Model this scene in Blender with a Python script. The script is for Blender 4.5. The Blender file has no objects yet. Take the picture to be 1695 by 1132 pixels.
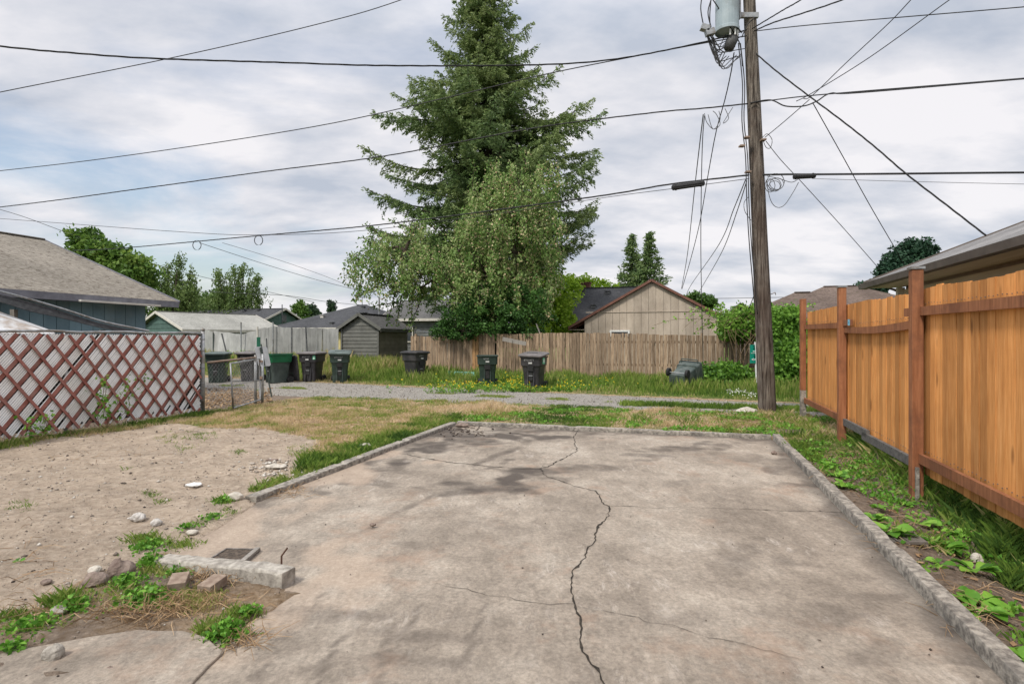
import bpy, math, random
import numpy as np
from mathutils import Vector, Matrix, noise
C = bpy.context.scene
COL = C.collection
R = math.radians

# ---------------------------------------------------------------- camera, sky, sun, exposure
F, HZ, CX, EYE = 930.0, 562.0, 847.5, 1.55      # focal length in photo pixels, horizon row, centre column, eye height
cam = bpy.data.cameras.new('camera'); camo = bpy.data.objects.new('camera', cam); COL.objects.link(camo)
camo.location = (0, 0, EYE); camo.rotation_euler = (R(90), 0, 0)
cam.sensor_width = 36; cam.lens = F/1695*36; cam.shift_y = -4/1695; cam.clip_end = 3000; cam.clip_start = .05
C.camera = camo
SUN_EL, SUN_AZ = R(52), R(222)                  # azimuth clockwise from +Y (straight ahead): high, behind us to the left
w = bpy.data.worlds.new('World'); C.world = w; w.use_nodes = True
nt = w.node_tree; nt.nodes.clear()
def wn(t, **k):
    n = nt.nodes.new(t)
    for a, b in k.items(): setattr(n, a, b)
    return n
L = nt.links.new
out = wn('ShaderNodeOutputWorld'); bg = wn('ShaderNodeBackground'); bg.inputs[1].default_value = .11
sky = wn('ShaderNodeTexSky', sky_type='NISHITA', sun_disc=False, sun_elevation=SUN_EL, sun_rotation=SUN_AZ)
sky.air_density = 1.2; sky.dust_density = 1.5
tc = wn('ShaderNodeTexCoord'); sep = wn('ShaderNodeSeparateXYZ'); L(tc.outputs['Generated'], sep.inputs[0])
ad = wn('ShaderNodeMath', operation='ADD'); ad.inputs[1].default_value = .22
mx0 = wn('ShaderNodeMath', operation='MAXIMUM'); mx0.inputs[1].default_value = 0.0
L(sep.outputs[2], mx0.inputs[0]); L(mx0.outputs[0], ad.inputs[0])
dx = wn('ShaderNodeMath', operation='DIVIDE'); dy = wn('ShaderNodeMath', operation='DIVIDE')
L(sep.outputs[0], dx.inputs[0]); L(ad.outputs[0], dx.inputs[1]); L(sep.outputs[1], dy.inputs[0]); L(ad.outputs[0], dy.inputs[1])
cmb = wn('ShaderNodeCombineXYZ'); L(dx.outputs[0], cmb.inputs[0]); L(dy.outputs[0], cmb.inputs[1])
mp = wn('ShaderNodeMapping'); mp.inputs['Scale'].default_value = (1.0, 1.5, 1); mp.inputs['Rotation'].default_value = (0, 0, R(-25)); mp.inputs['Location'].default_value = (3.1, 0.4, 0)
L(cmb.outputs[0], mp.inputs[0])
n1 = wn('ShaderNodeTexNoise'); n1.inputs['Scale'].default_value = .75; n1.inputs['Detail'].default_value = 9; n1.inputs['Roughness'].default_value = .58; n1.inputs['Distortion'].default_value = .35
n2 = wn('ShaderNodeTexNoise'); n2.inputs['Scale'].default_value = 1.7; n2.inputs['Detail'].default_value = 8; n2.inputs['Roughness'].default_value = .55
L(mp.outputs[0], n1.inputs[0]); L(mp.outputs[0], n2.inputs[0])
# thinner cloud toward the upper left (low x): bias the cover by the direction
bias = wn('ShaderNodeMath', operation='MULTIPLY_ADD'); bias.inputs[1].default_value = .30; bias.inputs[2].default_value = .19
L(sep.outputs[0], bias.inputs[0])
cov = wn('ShaderNodeMath', operation='ADD'); L(n1.outputs[0], cov.inputs[0]); L(bias.outputs[0], cov.inputs[1])
r1 = wn('ShaderNodeValToRGB'); r1.color_ramp.elements[0].position = .40; r1.color_ramp.elements[1].position = .58
r1.color_ramp.elements[0].color = (.22, .22, .22, 1); r1.color_ramp.elements[1].color = (.96, .96, .96, 1)
L(cov.outputs[0], r1.inputs[0])
r2 = wn('ShaderNodeValToRGB'); r2.color_ramp.elements[0].position = .34; r2.color_ramp.elements[1].position = .60
r2.color_ramp.elements[0].color = (3.45, 3.75, 4.35, 1); r2.color_ramp.elements[1].color = (6.15, 6.0, 6.15, 1)
L(n2.outputs[0], r2.inputs[0])
mx = wn('ShaderNodeMixRGB'); L(r1.outputs[0], mx.inputs[0]); L(sky.outputs[0], mx.inputs[1]); L(r2.outputs[0], mx.inputs[2])
# an overcast sky is brighter overhead than near the horizon
zr = wn('ShaderNodeMapRange', interpolation_type='SMOOTHSTEP'); zr.inputs[1].default_value = .40; zr.inputs[2].default_value = .95; zr.inputs[3].default_value = 1.0; zr.inputs[4].default_value = 2.0
L(sep.outputs[2], zr.inputs[0])
zs = wn('ShaderNodeVectorMath', operation='SCALE'); L(mx.outputs[0], zs.inputs[0]); L(zr.outputs[0], zs.inputs['Scale'])
L(zs.outputs[0], bg.inputs[0]); L(bg.outputs[0], out.inputs[0])
sl = bpy.data.lights.new('sun', 'SUN'); sl.energy = 2.5; sl.angle = R(10); sl.color = (1, .95, .86)
so = bpy.data.objects.new('sun', sl); COL.objects.link(so)
sd = Vector((math.sin(SUN_AZ)*math.cos(SUN_EL), math.cos(SUN_AZ)*math.cos(SUN_EL), math.sin(SUN_EL)))
so.rotation_euler = sd.to_track_quat('Z', 'Y').to_euler()
C.view_settings.view_transform = 'Standard'; C.view_settings.look = 'None'
C.view_settings.exposure = 0.47; C.view_settings.gamma = 1

# ---------------------------------------------------------------- frames of reference
TH = math.atan(274/930)
cu, su = math.cos(TH), math.sin(TH)
def LV(u, v, z=0): return Vector((cu*u+su*v, -su*u+cu*v, z))      # lot frame: u along the alley, v away from us
def UV(x, y): return (cu*x-su*y, su*x+cu*y)
def P(px, py, Y): return Vector(((px-CX)/F*Y, Y, EYE+(HZ-py)/F*Y))
def sm(a, b, x):
    t = min(1, max(0, (x-a)/(b-a))); return t*t*(3-2*t)
def nz(x, y, s=1., z=0.): return noise.noise(Vector((x*s, y*s, z)))
SLAB = [(-3.85, 9.5), (1.42, 9.5), (1.42, -1.5), (-2.5, -1.5), (-2.22, 2.95), (-3.45, 3.05), (-3.85, 4.5)]  # (u, v)
def inpoly(p, poly):
    x, y = p; r = False; j = len(poly)-1
    for i in range(len(poly)):
        xi, yi = poly[i]; xj, yj = poly[j]
        if (yi > y) != (yj > y) and x < (xj-xi)*(y-yi)/(yj-yi)+xi: r = not r
        j = i
    return r
def segd(p, a, b):
    ax, ay = a; bx, by = b; px, py = p
    dx_, dy_ = bx-ax, by-ay; t = max(0, min(1, ((px-ax)*dx_+(py-ay)*dy_)/(dx_*dx_+dy_*dy_+1e-9)))
    return math.hypot(px-ax-t*dx_, py-ay-t*dy_)
def slabd(u, v):                                                   # >0 inside the slab
    d = min(segd((u, v), SLAB[i], SLAB[(i+1) % 7]) for i in range(7))
    return d if inpoly((u, v), SLAB) else -d
def base_z(x, y):
    u, v = UV(x, y)
    z = .0
    z += -.17*sm(1.6, 2.3, u)*sm(8.6, 6.2, v)
    z += .42*sm(17.6, 22, v)*sm(-3, -8, x)*(1 if y < 60 else 1)
    z += .045*sm(-3.9, -5.0, u)*sm(-8.6, -7.2, u)*sm(12.5, 10.5, v)
    return z
def gz(x, y):
    z = base_z(x, y)
    u, v = UV(x, y)
    if y < 30 and abs(x) < 22:
        rough = .02 if v > 9.7 else .026
        if 12.6 < v < 15.6: rough = .008
        z += rough*(nz(x, y, 1.3)+.9*nz(x, y, 3.3, 2)+.7*nz(x, y, 7, 5))
        if -4.5 > u or v > 9.8: pass
    return z
def G(px, py):
    Y = EYE*F/(py-HZ)
    for _ in range(3):
        X = (px-CX)/F*Y; z = base_z(X, Y); Y = (EYE-z)*F/(py-HZ)
    X = (px-CX)/F*Y
    return Vector((X, Y, gz(X, Y)))
def proj(x, y, z=0): return (CX+F*x/y, HZ+F*(EYE-z)/y)

# ---------------------------------------------------------------- materials
def lin(c): return tuple(((v/255)/12.92 if v/255 <= .04045 else ((v/255+.055)/1.055)**2.4) for v in c)
def rgba(c): return (c[0], c[1], c[2], 1)
class NT:
    def __init__(s, name):
        s.m = bpy.data.materials.new(name); s.m.use_nodes = True; s.t = s.m.node_tree; s.t.nodes.clear()
        s.out = s.n('ShaderNodeOutputMaterial'); s.tc = s.n('ShaderNodeTexCoord')
    def n(s, ty, **k):
        x = s.t.nodes.new(ty)
        for a, b in k.items(): setattr(x, a, b)
        return x
    def l(s, a, b): s.t.links.new(a, b)
    def noise(s, scale, detail=6, rough=.6, stretch=(1, 1, 1), loc=(0, 0, 0), vec=None, dist=0.):
        mp = s.n('ShaderNodeMapping'); mp.inputs['Scale'].default_value = stretch; mp.inputs['Location'].default_value = loc
        s.l(vec or s.tc.outputs['Object'], mp.inputs[0])
        x = s.n('ShaderNodeTexNoise'); x.inputs['Scale'].default_value = scale; x.inputs['Detail'].default_value = detail
        x.inputs['Roughness'].default_value = rough; x.inputs['Distortion'].default_value = dist
        s.l(mp.outputs[0], x.inputs[0]); return x.outputs[0]
    def ramp(s, src, stops):
        r = s.n('ShaderNodeValToRGB'); e = r.color_ramp.elements
        while len(e) < len(stops): e.new(.5)
        for i, (p, c) in enumerate(stops):
            e[i].position = p; e[i].color = rgba(c) if not isinstance(c, (int, float)) else (c, c, c, 1)
        s.l(src, r.inputs[0]); return r.outputs[0]
    def mix(s, fac, a, b, mode='MIX'):
        x = s.n('ShaderNodeMixRGB', blend_type=mode)
        for i, v in enumerate((fac, a, b)):
            if hasattr(v, 'is_output'): s.l(v, x.inputs[i])
            elif i == 0: x.inputs[0].default_value = v
            else: x.inputs[i].default_value = rgba(v)
        return x.outputs[0]
    def math(s, op, a, b=0., c=0., clamp=False):
        x = s.n('ShaderNodeMath', operation=op, use_clamp=clamp)
        for i, v in enumerate((a, b, c)):
            if hasattr(v, 'is_output'): s.l(v, x.inputs[i])
            else: x.inputs[i].default_value = v
        return x.outputs[0]
    def attr(s, name, o='Fac'):
        x = s.n('ShaderNodeAttribute'); x.attribute_name = name; return x.outputs[o]
    def bump(s, h, strength=.3, dist=.02, prev=None):
        b = s.n('ShaderNodeBump'); b.inputs['Strength'].default_value = strength; b.inputs['Distance'].default_value = dist
        s.l(h, b.inputs['Height'])
        if prev: s.l(prev, b.inputs['Normal'])
        return b.outputs[0]
    def fin(s, col, rough=.85, spec=.3, metal=0., nrm=None, trans=0.):
        p = s.n('ShaderNodeBsdfPrincipled')
        if hasattr(col, 'is_output'): s.l(col, p.inputs['Base Color'])
        else: p.inputs['Base Color'].default_value = rgba(col)
        if hasattr(rough, 'is_output'): s.l(rough, p.inputs['Roughness'])
        else: p.inputs['Roughness'].default_value = rough
        p.inputs['Specular IOR Level'].default_value = spec; p.inputs['Metallic'].default_value = metal
        if nrm: s.l(nrm, p.inputs['Normal'])
        if trans:
            t = s.n('ShaderNodeBsdfTranslucent'); s.l(col, t.inputs[0]) if hasattr(col, 'is_output') else None
            m = s.n('ShaderNodeMixShader'); m.inputs[0].default_value = trans
            s.l(p.outputs[0], m.inputs[1]); s.l(t.outputs[0], m.inputs[2]); s.l(m.outputs[0], s.out.inputs[0])
        else: s.l(p.outputs[0], s.out.inputs[0])
        return s.m
def M(name, c1, c2, scale=4., rough=.8, bump=.25, bd=.01, stretch=(1, 1, 1), tint=.0, spec=.3, metal=0., c3=None, s3=.6, lo=.35, hi=.68, detail=8, bs=None, amt3=.8):
    s = NT(name)
    n = s.noise(scale, detail, .65, stretch)
    col = s.ramp(n, [(lo, c1), (hi, c2)])
    if c3:
        n3 = s.noise(s3, 6, .7, (1, 1, 1), (5, 3, 1)); col = s.mix(s.math('MULTIPLY', s.ramp(n3, [(.48, 0.), (.62, 1.)]), amt3), col, c3)
    if tint:
        t = s.math('MULTIPLY_ADD', s.attr('tint'), 2*tint, 1-tint); col = s.mix(1., col, t, 'MULTIPLY')
    nb = s.noise(bs or scale*2.5, 6, .7, stretch)
    return s.fin(col, rough, spec, metal, s.bump(nb, bump, bd))
def LEAF(name, stops, trans=.3, rough=.55, spec=.25):
    s = NT(name); k = len(stops)
    return s.fin(s.ramp(s.attr('tint'), [(i/(k-1), c) for i, c in enumerate(stops)]), rough, spec, trans=trans)

m_pole = M('pole_wood', (.03, .022, .017), (.28, .24, .20), 8, .95, 1., .04, (4.5, 4.5, .20), c3=(.09, .06, .045), s3=.7, lo=.40, hi=.60, amt3=.6)
m_fir_bark = M('bark', (.03, .022, .016), (.09, .07, .05), 6, .95, .8, .03, (3, 3, .5))
m_twig = M('twig_brown', (.10, .07, .04), (.20, .14, .08), 10, .9)
m_wire = M('wire_black', (.012, .012, .013), (.03, .03, .03), 30, .6)
m_wire_g = M('wire_grey', (.05, .05, .052), (.10, .10, .10), 30, .6)
m_galv = M('galvanised_steel', (.24, .25, .26), (.42, .43, .44), 12, .5, .15, .002, metal=.4, c3=(.16, .13, .10), s3=3)
m_galv_rust = M('rusted_steel', (.19, .12, .085), (.34, .27, .22), 14, .8, .3, .003)
m_can = M('transformer_paint', (.27, .33, .36), (.36, .42, .45), 3, .45, .08, .002, c3=(.22, .25, .26), s3=2)
m_orange_post = M('stained_post', (.20, .075, .032), (.34, .145, .068), 7, .8, .4, .004, (4, 4, .35), tint=.18, c3=(.11, .045, .026), s3=1.5, amt3=.6)
m_grey_beam = M('weathered_beam', (.07, .065, .062), (.16, .15, .14), 8, .9, .5, .005, (.5, 3, 3))
m_blackplastic = M('black_plastic', (.018, .017, .019), (.045, .043, .047), 3, .5, .12, .003, c3=(.075, .068, .066), s3=2.2, spec=.45, amt3=.6)
m_lidplastic = M('faded_lid_plastic', (.10, .09, .088), (.17, .155, .15), 4, .55, .1, .003, spec=.4)
m_lidgreen = M('faded_green_lid_plastic', (.055, .075, .07), (.12, .15, .14), 4, .5, .1, .003, spec=.4)
m_greenplastic = M('dark_green_plastic', (.012, .026, .020), (.032, .055, .042), 3, .5, .12, .003, c3=(.05, .07, .06), s3=2.2, spec=.45, amt3=.6)
m_brightgreen = M('green_plastic', (.004, .07, .026), (.008, .12, .045), 3, .45, .1, .003, spec=.4)
m_greygreen = M('grey_green_plastic', (.03, .042, .038), (.075, .095, .085), 3, .5, .12, .003, spec=.4)
m_white = M('white_paint', (.55, .55, .53), (.75, .75, .74), 9, .6, .1, .002)
m_marking = M('white_marking', (.35, .35, .34), (.62, .62, .6), 60, .7, .0)
m_sticker = M('green_sticker', (.12, .42, .25), (.18, .5, .32), 20, .5, 0)
m_sign = M('green_sign', (.0, .19, .13), (.01, .24, .17), 5, .45, .03)
m_signback = M('sign_aluminium', (.42, .43, .43), (.6, .6, .6), 4, .5, .05, metal=.3)
m_rubber = M('rubber', (.015, .015, .015), (.03, .03, .03), 9, .8)
m_kerb = M('kerb_concrete', (.14, .125, .108), (.38, .345, .295), 22, .95, 1., .010, c3=(.11, .102, .092), s3=3.5, detail=12, bs=70, amt3=.6, lo=.38, hi=.60)
m_blockc = M('block_concrete', (.20, .18, .155), (.46, .425, .37), 18, .95, .8, .01, detail=12, bs=50)
m_stone = M('stone', (.20, .18, .16), (.50, .48, .45), 14, .9, .8, .01, tint=.3, bs=40)
m_rock_brown = M('brown_rock', (.12, .085, .07), (.30, .24, .20), 9, .9, .8, .015)
m_brick = M('brown_brick', (.17, .12, .09), (.31, .245, .19), 20, .9, .5, .004)
m_teal = M('teal_board', (.12, .33, .28), (.25, .50, .43), 9, .8, .2, .003)
m_steelbin = M('rebar', (.05, .03, .02), (.12, .06, .04), 20, .9)
m_darkhole = M('wet_debris', (.04, .032, .026), (.17, .13, .10), 40, .95, .9, .02)
m_frame = M('rusted_frame', (.07, .06, .055), (.22, .20, .18), 20, .9)
m_board = M('damp_board', (.06, .05, .045), (.16, .14, .12), 8, .95, .6, .006, (.4, 4, 1))
m_blue = M('blue_siding', (.12, .20, .25), (.19, .29, .35), 2, .75, .2, .004, (1, 1, .4), tint=.16, c3=(.19, .25, .28), s3=.9, amt3=.5)
m_fascia_g = M('grey_fascia', (.13, .13, .15), (.22, .22, .25), 4, .7, .15, .003)
m_tan = M('tan_siding', (.36, .30, .24), (.48, .41, .335), 2.5, .8, .15, .003, (1, 1, .3), tint=.10, c3=(.27, .225, .18), s3=.7, amt3=.6)
m_greygreen_sid = M('grey_lap_siding', (.115, .115, .105), (.165, .165, .15), 3, .75, .1, .003, tint=.10)
m_sunlit_siding = M('sunlit_lap_siding', (.20, .18, .15), (.29, .255, .215), 3, .75, .1, .003, tint=.12)  # taupe tone of the shed's side wall, its sunlit brightness painted in
m_green_sid = M('green_siding', (.055, .10, .09), (.09, .15, .13), 3, .75, .1, .003, tint=.1)
m_yellow = M('yellow_siding', (.52, .44, .20), (.64, .55, .28), 3, .75, .1, .003, tint=.08)
m_greywall = M('grey_siding', (.12, .125, .125), (.19, .195, .19), 3, .8, .1, .003, tint=.1)
m_redtrim = M('red_brown_trim', (.12, .055, .04), (.19, .09, .065), 4, .7, .15, .003)
m_brown = M('brown_gutter', (.10, .082, .07), (.17, .14, .12), 3, .55, .1, .003)
m_soffit = M('beige_soffit', (.46, .39, .31), (.58, .50, .41), 3, .8, .1, .003, (.3, 3, 3))
m_pinkwall = M('pinkish_wall', (.30, .23, .205), (.38, .30, .27), 3, .8, .2, .003)
m_creamtrim = M('cream_trim', (.50, .47, .42), (.62, .59, .54), 4, .7, .1)
m_glass = M('window_glass', (.03, .035, .04), (.06, .07, .08), 1, .08, .0, spec=.6)
m_white_roof = M('white_metal_sheet', (.40, .41, .42), (.60, .60, .60), 2.5, .6, .15, .003, c3=(.20, .14, .09), s3=1.4, amt3=.8)
m_dark_metal = M('dark_sagging_metal', (.05, .052, .056), (.15, .155, .16), 6, .55, .2, .004)
m_slat_white = M('white_vinyl_slat', (.78, .79, .81), (.90, .90, .91), 5, .5, .1, .002, tint=.05, c3=(.55, .52, .46), s3=1.1, amt3=.45)
m_gap_shade = M('gap_shade', (.014, .013, .012), (.035, .031, .028), 5, .95)  # near-black colour for the shade between the white slats
m_slat_red = M('red_brown_slat', (.21, .07, .055), (.36, .15, .125), 7, .75, .3, .003, tint=.2, c3=(.28, .20, .17), s3=2.5, amt3=.5)
m_chain = M('chain_wire', (.16, .16, .16), (.30, .30, .30), 30, .5, 0, metal=.4)
m_chimney = M('chimney_brick', (.12, .05, .04), (.20, .09, .07), 9, .9)
m_lawnstone = M('pale_flat_stone', (.36, .33, .28), (.52, .48, .42), 10, .95, .5, .01)

def shingles(name, c1, c2, c3=None, sc=1.0, moss=.5):
    s = NT(name)
    b = s.n('ShaderNodeTexBrick'); b.inputs['Scale'].default_value = 1.; b.offset = .5
    b.inputs['Brick Width'].default_value = .32*sc; b.inputs['Row Height'].default_value = .14*sc; b.inputs['Mortar Size'].default_value = .009; b.inputs['Mortar Smooth'].default_value = .3
    b.inputs['Color1'].default_value = rgba(c1); b.inputs['Color2'].default_value = rgba(c2); b.inputs['Mortar'].default_value = rgba([v*.35 for v in c1])
    s.l(s.tc.outputs['Object'], b.inputs['Vector'])
    n = s.noise(9, 8, .75); col = s.mix(.6, b.outputs[0], s.ramp(n, [(.3, [v*.55 for v in c1]), (.7, [v*1.35 for v in c2])]))
    n4 = s.noise(.5, 5, .6, (1, .35, 1), (2, 2, 2)); col = s.mix(.45, col, s.ramp(n4, [(.35, .45), (.7, 1.3)]), 'MULTIPLY')
    if c3:
        n3 = s.noise(7, 5, .7, (1, 1.6, 1), loc=(4, 4, 4)); col = s.mix(s.ramp(n3, [(.57, 0.), (.61, moss)]), col, c3)
    return s.fin(col, .95, .15, 0, s.bump(s.mix(.5, b.outputs[1], s.noise(30)), -.5, .02))
m_roof_left = shingles('weathered_shingles', (.175, .155, .125), (.26, .235, .20), (.05, .035, .025), 1, .85)
m_roof_dark = shingles('charcoal_shingles', (.045, .047, .052), (.085, .087, .093))
m_roof_grey = shingles('grey_shingles', (.09, .088, .088), (.14, .138, .136))
m_roof_pale = shingles('pale_shingles', (.27, .27, .245), (.37, .365, .335))
m_roof_brown = shingles('brown_shake', (.085, .062, .052), (.17, .13, .11), (.07, .06, .03), 1.3, .6)
m_roof_right = shingles('grey_brown_shingles', (.17, .165, .165), (.27, .26, .255))

def fencewood(name, grain):
    s = NT(name)
    n = s.noise(6, 8, .7, (5, 5, .35)); col = s.ramp(n, grain)
    kn = s.n('ShaderNodeTexVoronoi'); mp_ = s.n('ShaderNodeMapping'); mp_.inputs['Scale'].default_value = (4.5, 4.5, 1.5)
    s.l(s.tc.outputs['Object'], mp_.inputs[0]); s.l(mp_.outputs[0], kn.inputs['Vector']); kn.inputs['Scale'].default_value = 1.1
    col = s.mix(s.ramp(kn.outputs[0], [(.09, .65), (.17, 0.)]), col, [v*.45 for v in grain[0][1]])
    big = s.noise(.9, 4, .6); col = s.mix(.5, col, s.ramp(big, [(.3, .62), (.7, 1.25)]), 'MULTIPLY')
    t = s.math('MULTIPLY_ADD', s.attr('tint'), .62, .69); col = s.mix(1., col, t, 'MULTIPLY')
    return s.fin(col, .8, .25, 0, s.bump(s.noise(14, 6, .7, (5, 5, .4)), .35, .004))
m_cedar = fencewood('new_cedar', [(.26, (.42, .16, .042)), (.5, (.60, .262, .080)), (.74, (.74, .37, .14))])
m_oldwood = fencewood('old_cedar', [(.32, (.115, .074, .046)), (.5, (.275, .195, .130)), (.70, (.45, .345, .24))])
m_neworange = fencewood('newer_cedar', [(.28, (.26, .14, .06)), (.7, (.42, .25, .12))])
m_greyboard = fencewood('grey_plank', [(.28, (.15, .14, .12)), (.7, (.33, .30, .27))])

def sheetmetal():
    s = NT('grey_fibreglass_sheet')
    n = s.noise(1.6, 9, .65, (1, 1, .5)); col = s.ramp(n, [(.3, (.17, .17, .165)), (.55, (.30, .30, .29)), (.75, (.42, .42, .41))])
    t = s.math('MULTIPLY_ADD', s.attr('tint'), .7, .65); col = s.mix(1., col, t, 'MULTIPLY')
    n2 = s.noise(7, 6, .7, (3, 3, .3)); col = s.mix(.5, col, s.ramp(n2, [(.35, .7), (.7, 1.15)]), 'MULTIPLY')
    return s.fin(col, .6, .3, 0, s.bump(n, .3, .02))
m_sheet = sheetmetal()

# leaf ramps
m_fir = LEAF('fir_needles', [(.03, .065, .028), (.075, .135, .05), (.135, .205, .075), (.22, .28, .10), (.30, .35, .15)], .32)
m_pear = LEAF('drooping_leaves', [(.03, .07, .02), (.09, .17, .04), (.17, .28, .07), (.27, .38, .12), (.40, .48, .22)], .38)
m_pods = LEAF('cream_pods', [(.40, .32, .16), (.55, .50, .28), (.62, .50, .32), (.55, .36, .24)], .3)
m_ivy = LEAF('ivy_leaves', [(.02, .06, .014), (.05, .12, .028), (.09, .20, .04), (.15, .28, .06)], .3)
m_lime = LEAF('lime_leaves', [(.08, .16, .015), (.18, .32, .025), (.33, .50, .045), (.46, .62, .08)], .42)
m_mid = LEAF('mid_green_leaves', [(.035, .08, .016), (.08, .16, .03), (.15, .25, .045), (.25, .34, .07)], .35)
m_birch = LEAF('birch_leaves', [(.05, .09, .03), (.10, .16, .045), (.16, .23, .07), (.23, .29, .10)], .35)
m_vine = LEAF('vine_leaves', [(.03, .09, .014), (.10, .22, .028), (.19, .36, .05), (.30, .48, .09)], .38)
m_far = LEAF('far_leaves', [(.02, .045, .02), (.04, .075, .035), (.06, .10, .045)], .15)
m_grass = LEAF('grass_blades', [(.055, .115, .02), (.12, .21, .03), (.20, .29, .05), (.32, .35, .10), (.48, .39, .19), (.58, .45, .26), (.66, .52, .34)], .38, .7)
m_weed = LEAF('broad_weed_leaf', [(.05, .15, .015), (.11, .27, .03), (.19, .39, .05), (.30, .50, .08)], .35, .5)
m_flower = LEAF('yellow_petals', [(.75, .55, .02), (.9, .72, .05)], .2)
m_wflower = LEAF('white_petals', [(.7, .7, .62), (.85, .85, .8)], .2)
m_dead = LEAF('dead_stalks', [(.16, .10, .05), (.30, .19, .10), (.42, .30, .18)], .1, .8)

# ---------------------------------------------------------------- mesh helpers
def mesh_np(name, V, Fc, tint=None, mat=None):
    me = bpy.data.meshes.new(name); V = np.asarray(V, dtype=np.float32); Fc = np.asarray(Fc, dtype=np.int32)
    k = Fc.shape[1]
    me.vertices.add(len(V)); me.vertices.foreach_set('co', V.ravel())
    me.loops.add(Fc.size); me.loops.foreach_set('vertex_index', Fc.ravel())
    me.polygons.add(len(Fc)); me.polygons.foreach_set('loop_start', np.arange(0, Fc.size, k, dtype=np.int32))
    me.polygons.foreach_set('loop_total', np.full(len(Fc), k, dtype=np.int32))
    me.update(calc_edges=True)
    if tint is not None:
        a = me.attributes.new('tint', 'FLOAT', 'FACE'); a.data.foreach_set('value', np.clip(np.asarray(tint, dtype=np.float32), 0, 1))
    if mat: me.materials.append(mat)
    return me
def tag(o, label=None, cat=None, group=None, kind=None):
    if label: o['label'] = label
    if cat: o['category'] = cat
    if group: o['group'] = group
    if kind: o['kind'] = kind
    return o
def thing(name, loc, label, cat, rz=0., group=None):
    o = bpy.data.objects.new(name, None); COL.objects.link(o); o.location = loc; o.rotation_euler = (0, 0, rz); o.empty_display_size = .2
    return tag(o, label, cat, group)
def link(name, me, parent=None, world=True, origin=None, smooth=False):
    """link a mesh; world=True means its vertices are in world space and get moved to the origin of its thing"""
    o = bpy.data.objects.new(name, me); COL.objects.link(o)
    if smooth: me.polygons.foreach_set('use_smooth', [True]*len(me.polygons))
    if world:
        if parent is not None: me.transform(Matrix.Translation(-Vector(wloc(parent))))
        else:
            if origin is None:
                n = len(me.vertices); a = np.empty(n*3, dtype=np.float32); me.vertices.foreach_get('co', a); a = a.reshape(-1, 3)
                origin = Vector((float((a[:, 0].min()+a[:, 0].max())/2), float((a[:, 1].min()+a[:, 1].max())/2), float(a[:, 2].min())))
            me.transform(Matrix.Translation(-Vector(origin))); o.location = origin
    if parent is not None: o.parent = parent
    return o
def wloc(o):
    v = Vector(o.location)
    while o.parent: o = o.parent; v += Vector(o.location)
    return v
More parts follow.
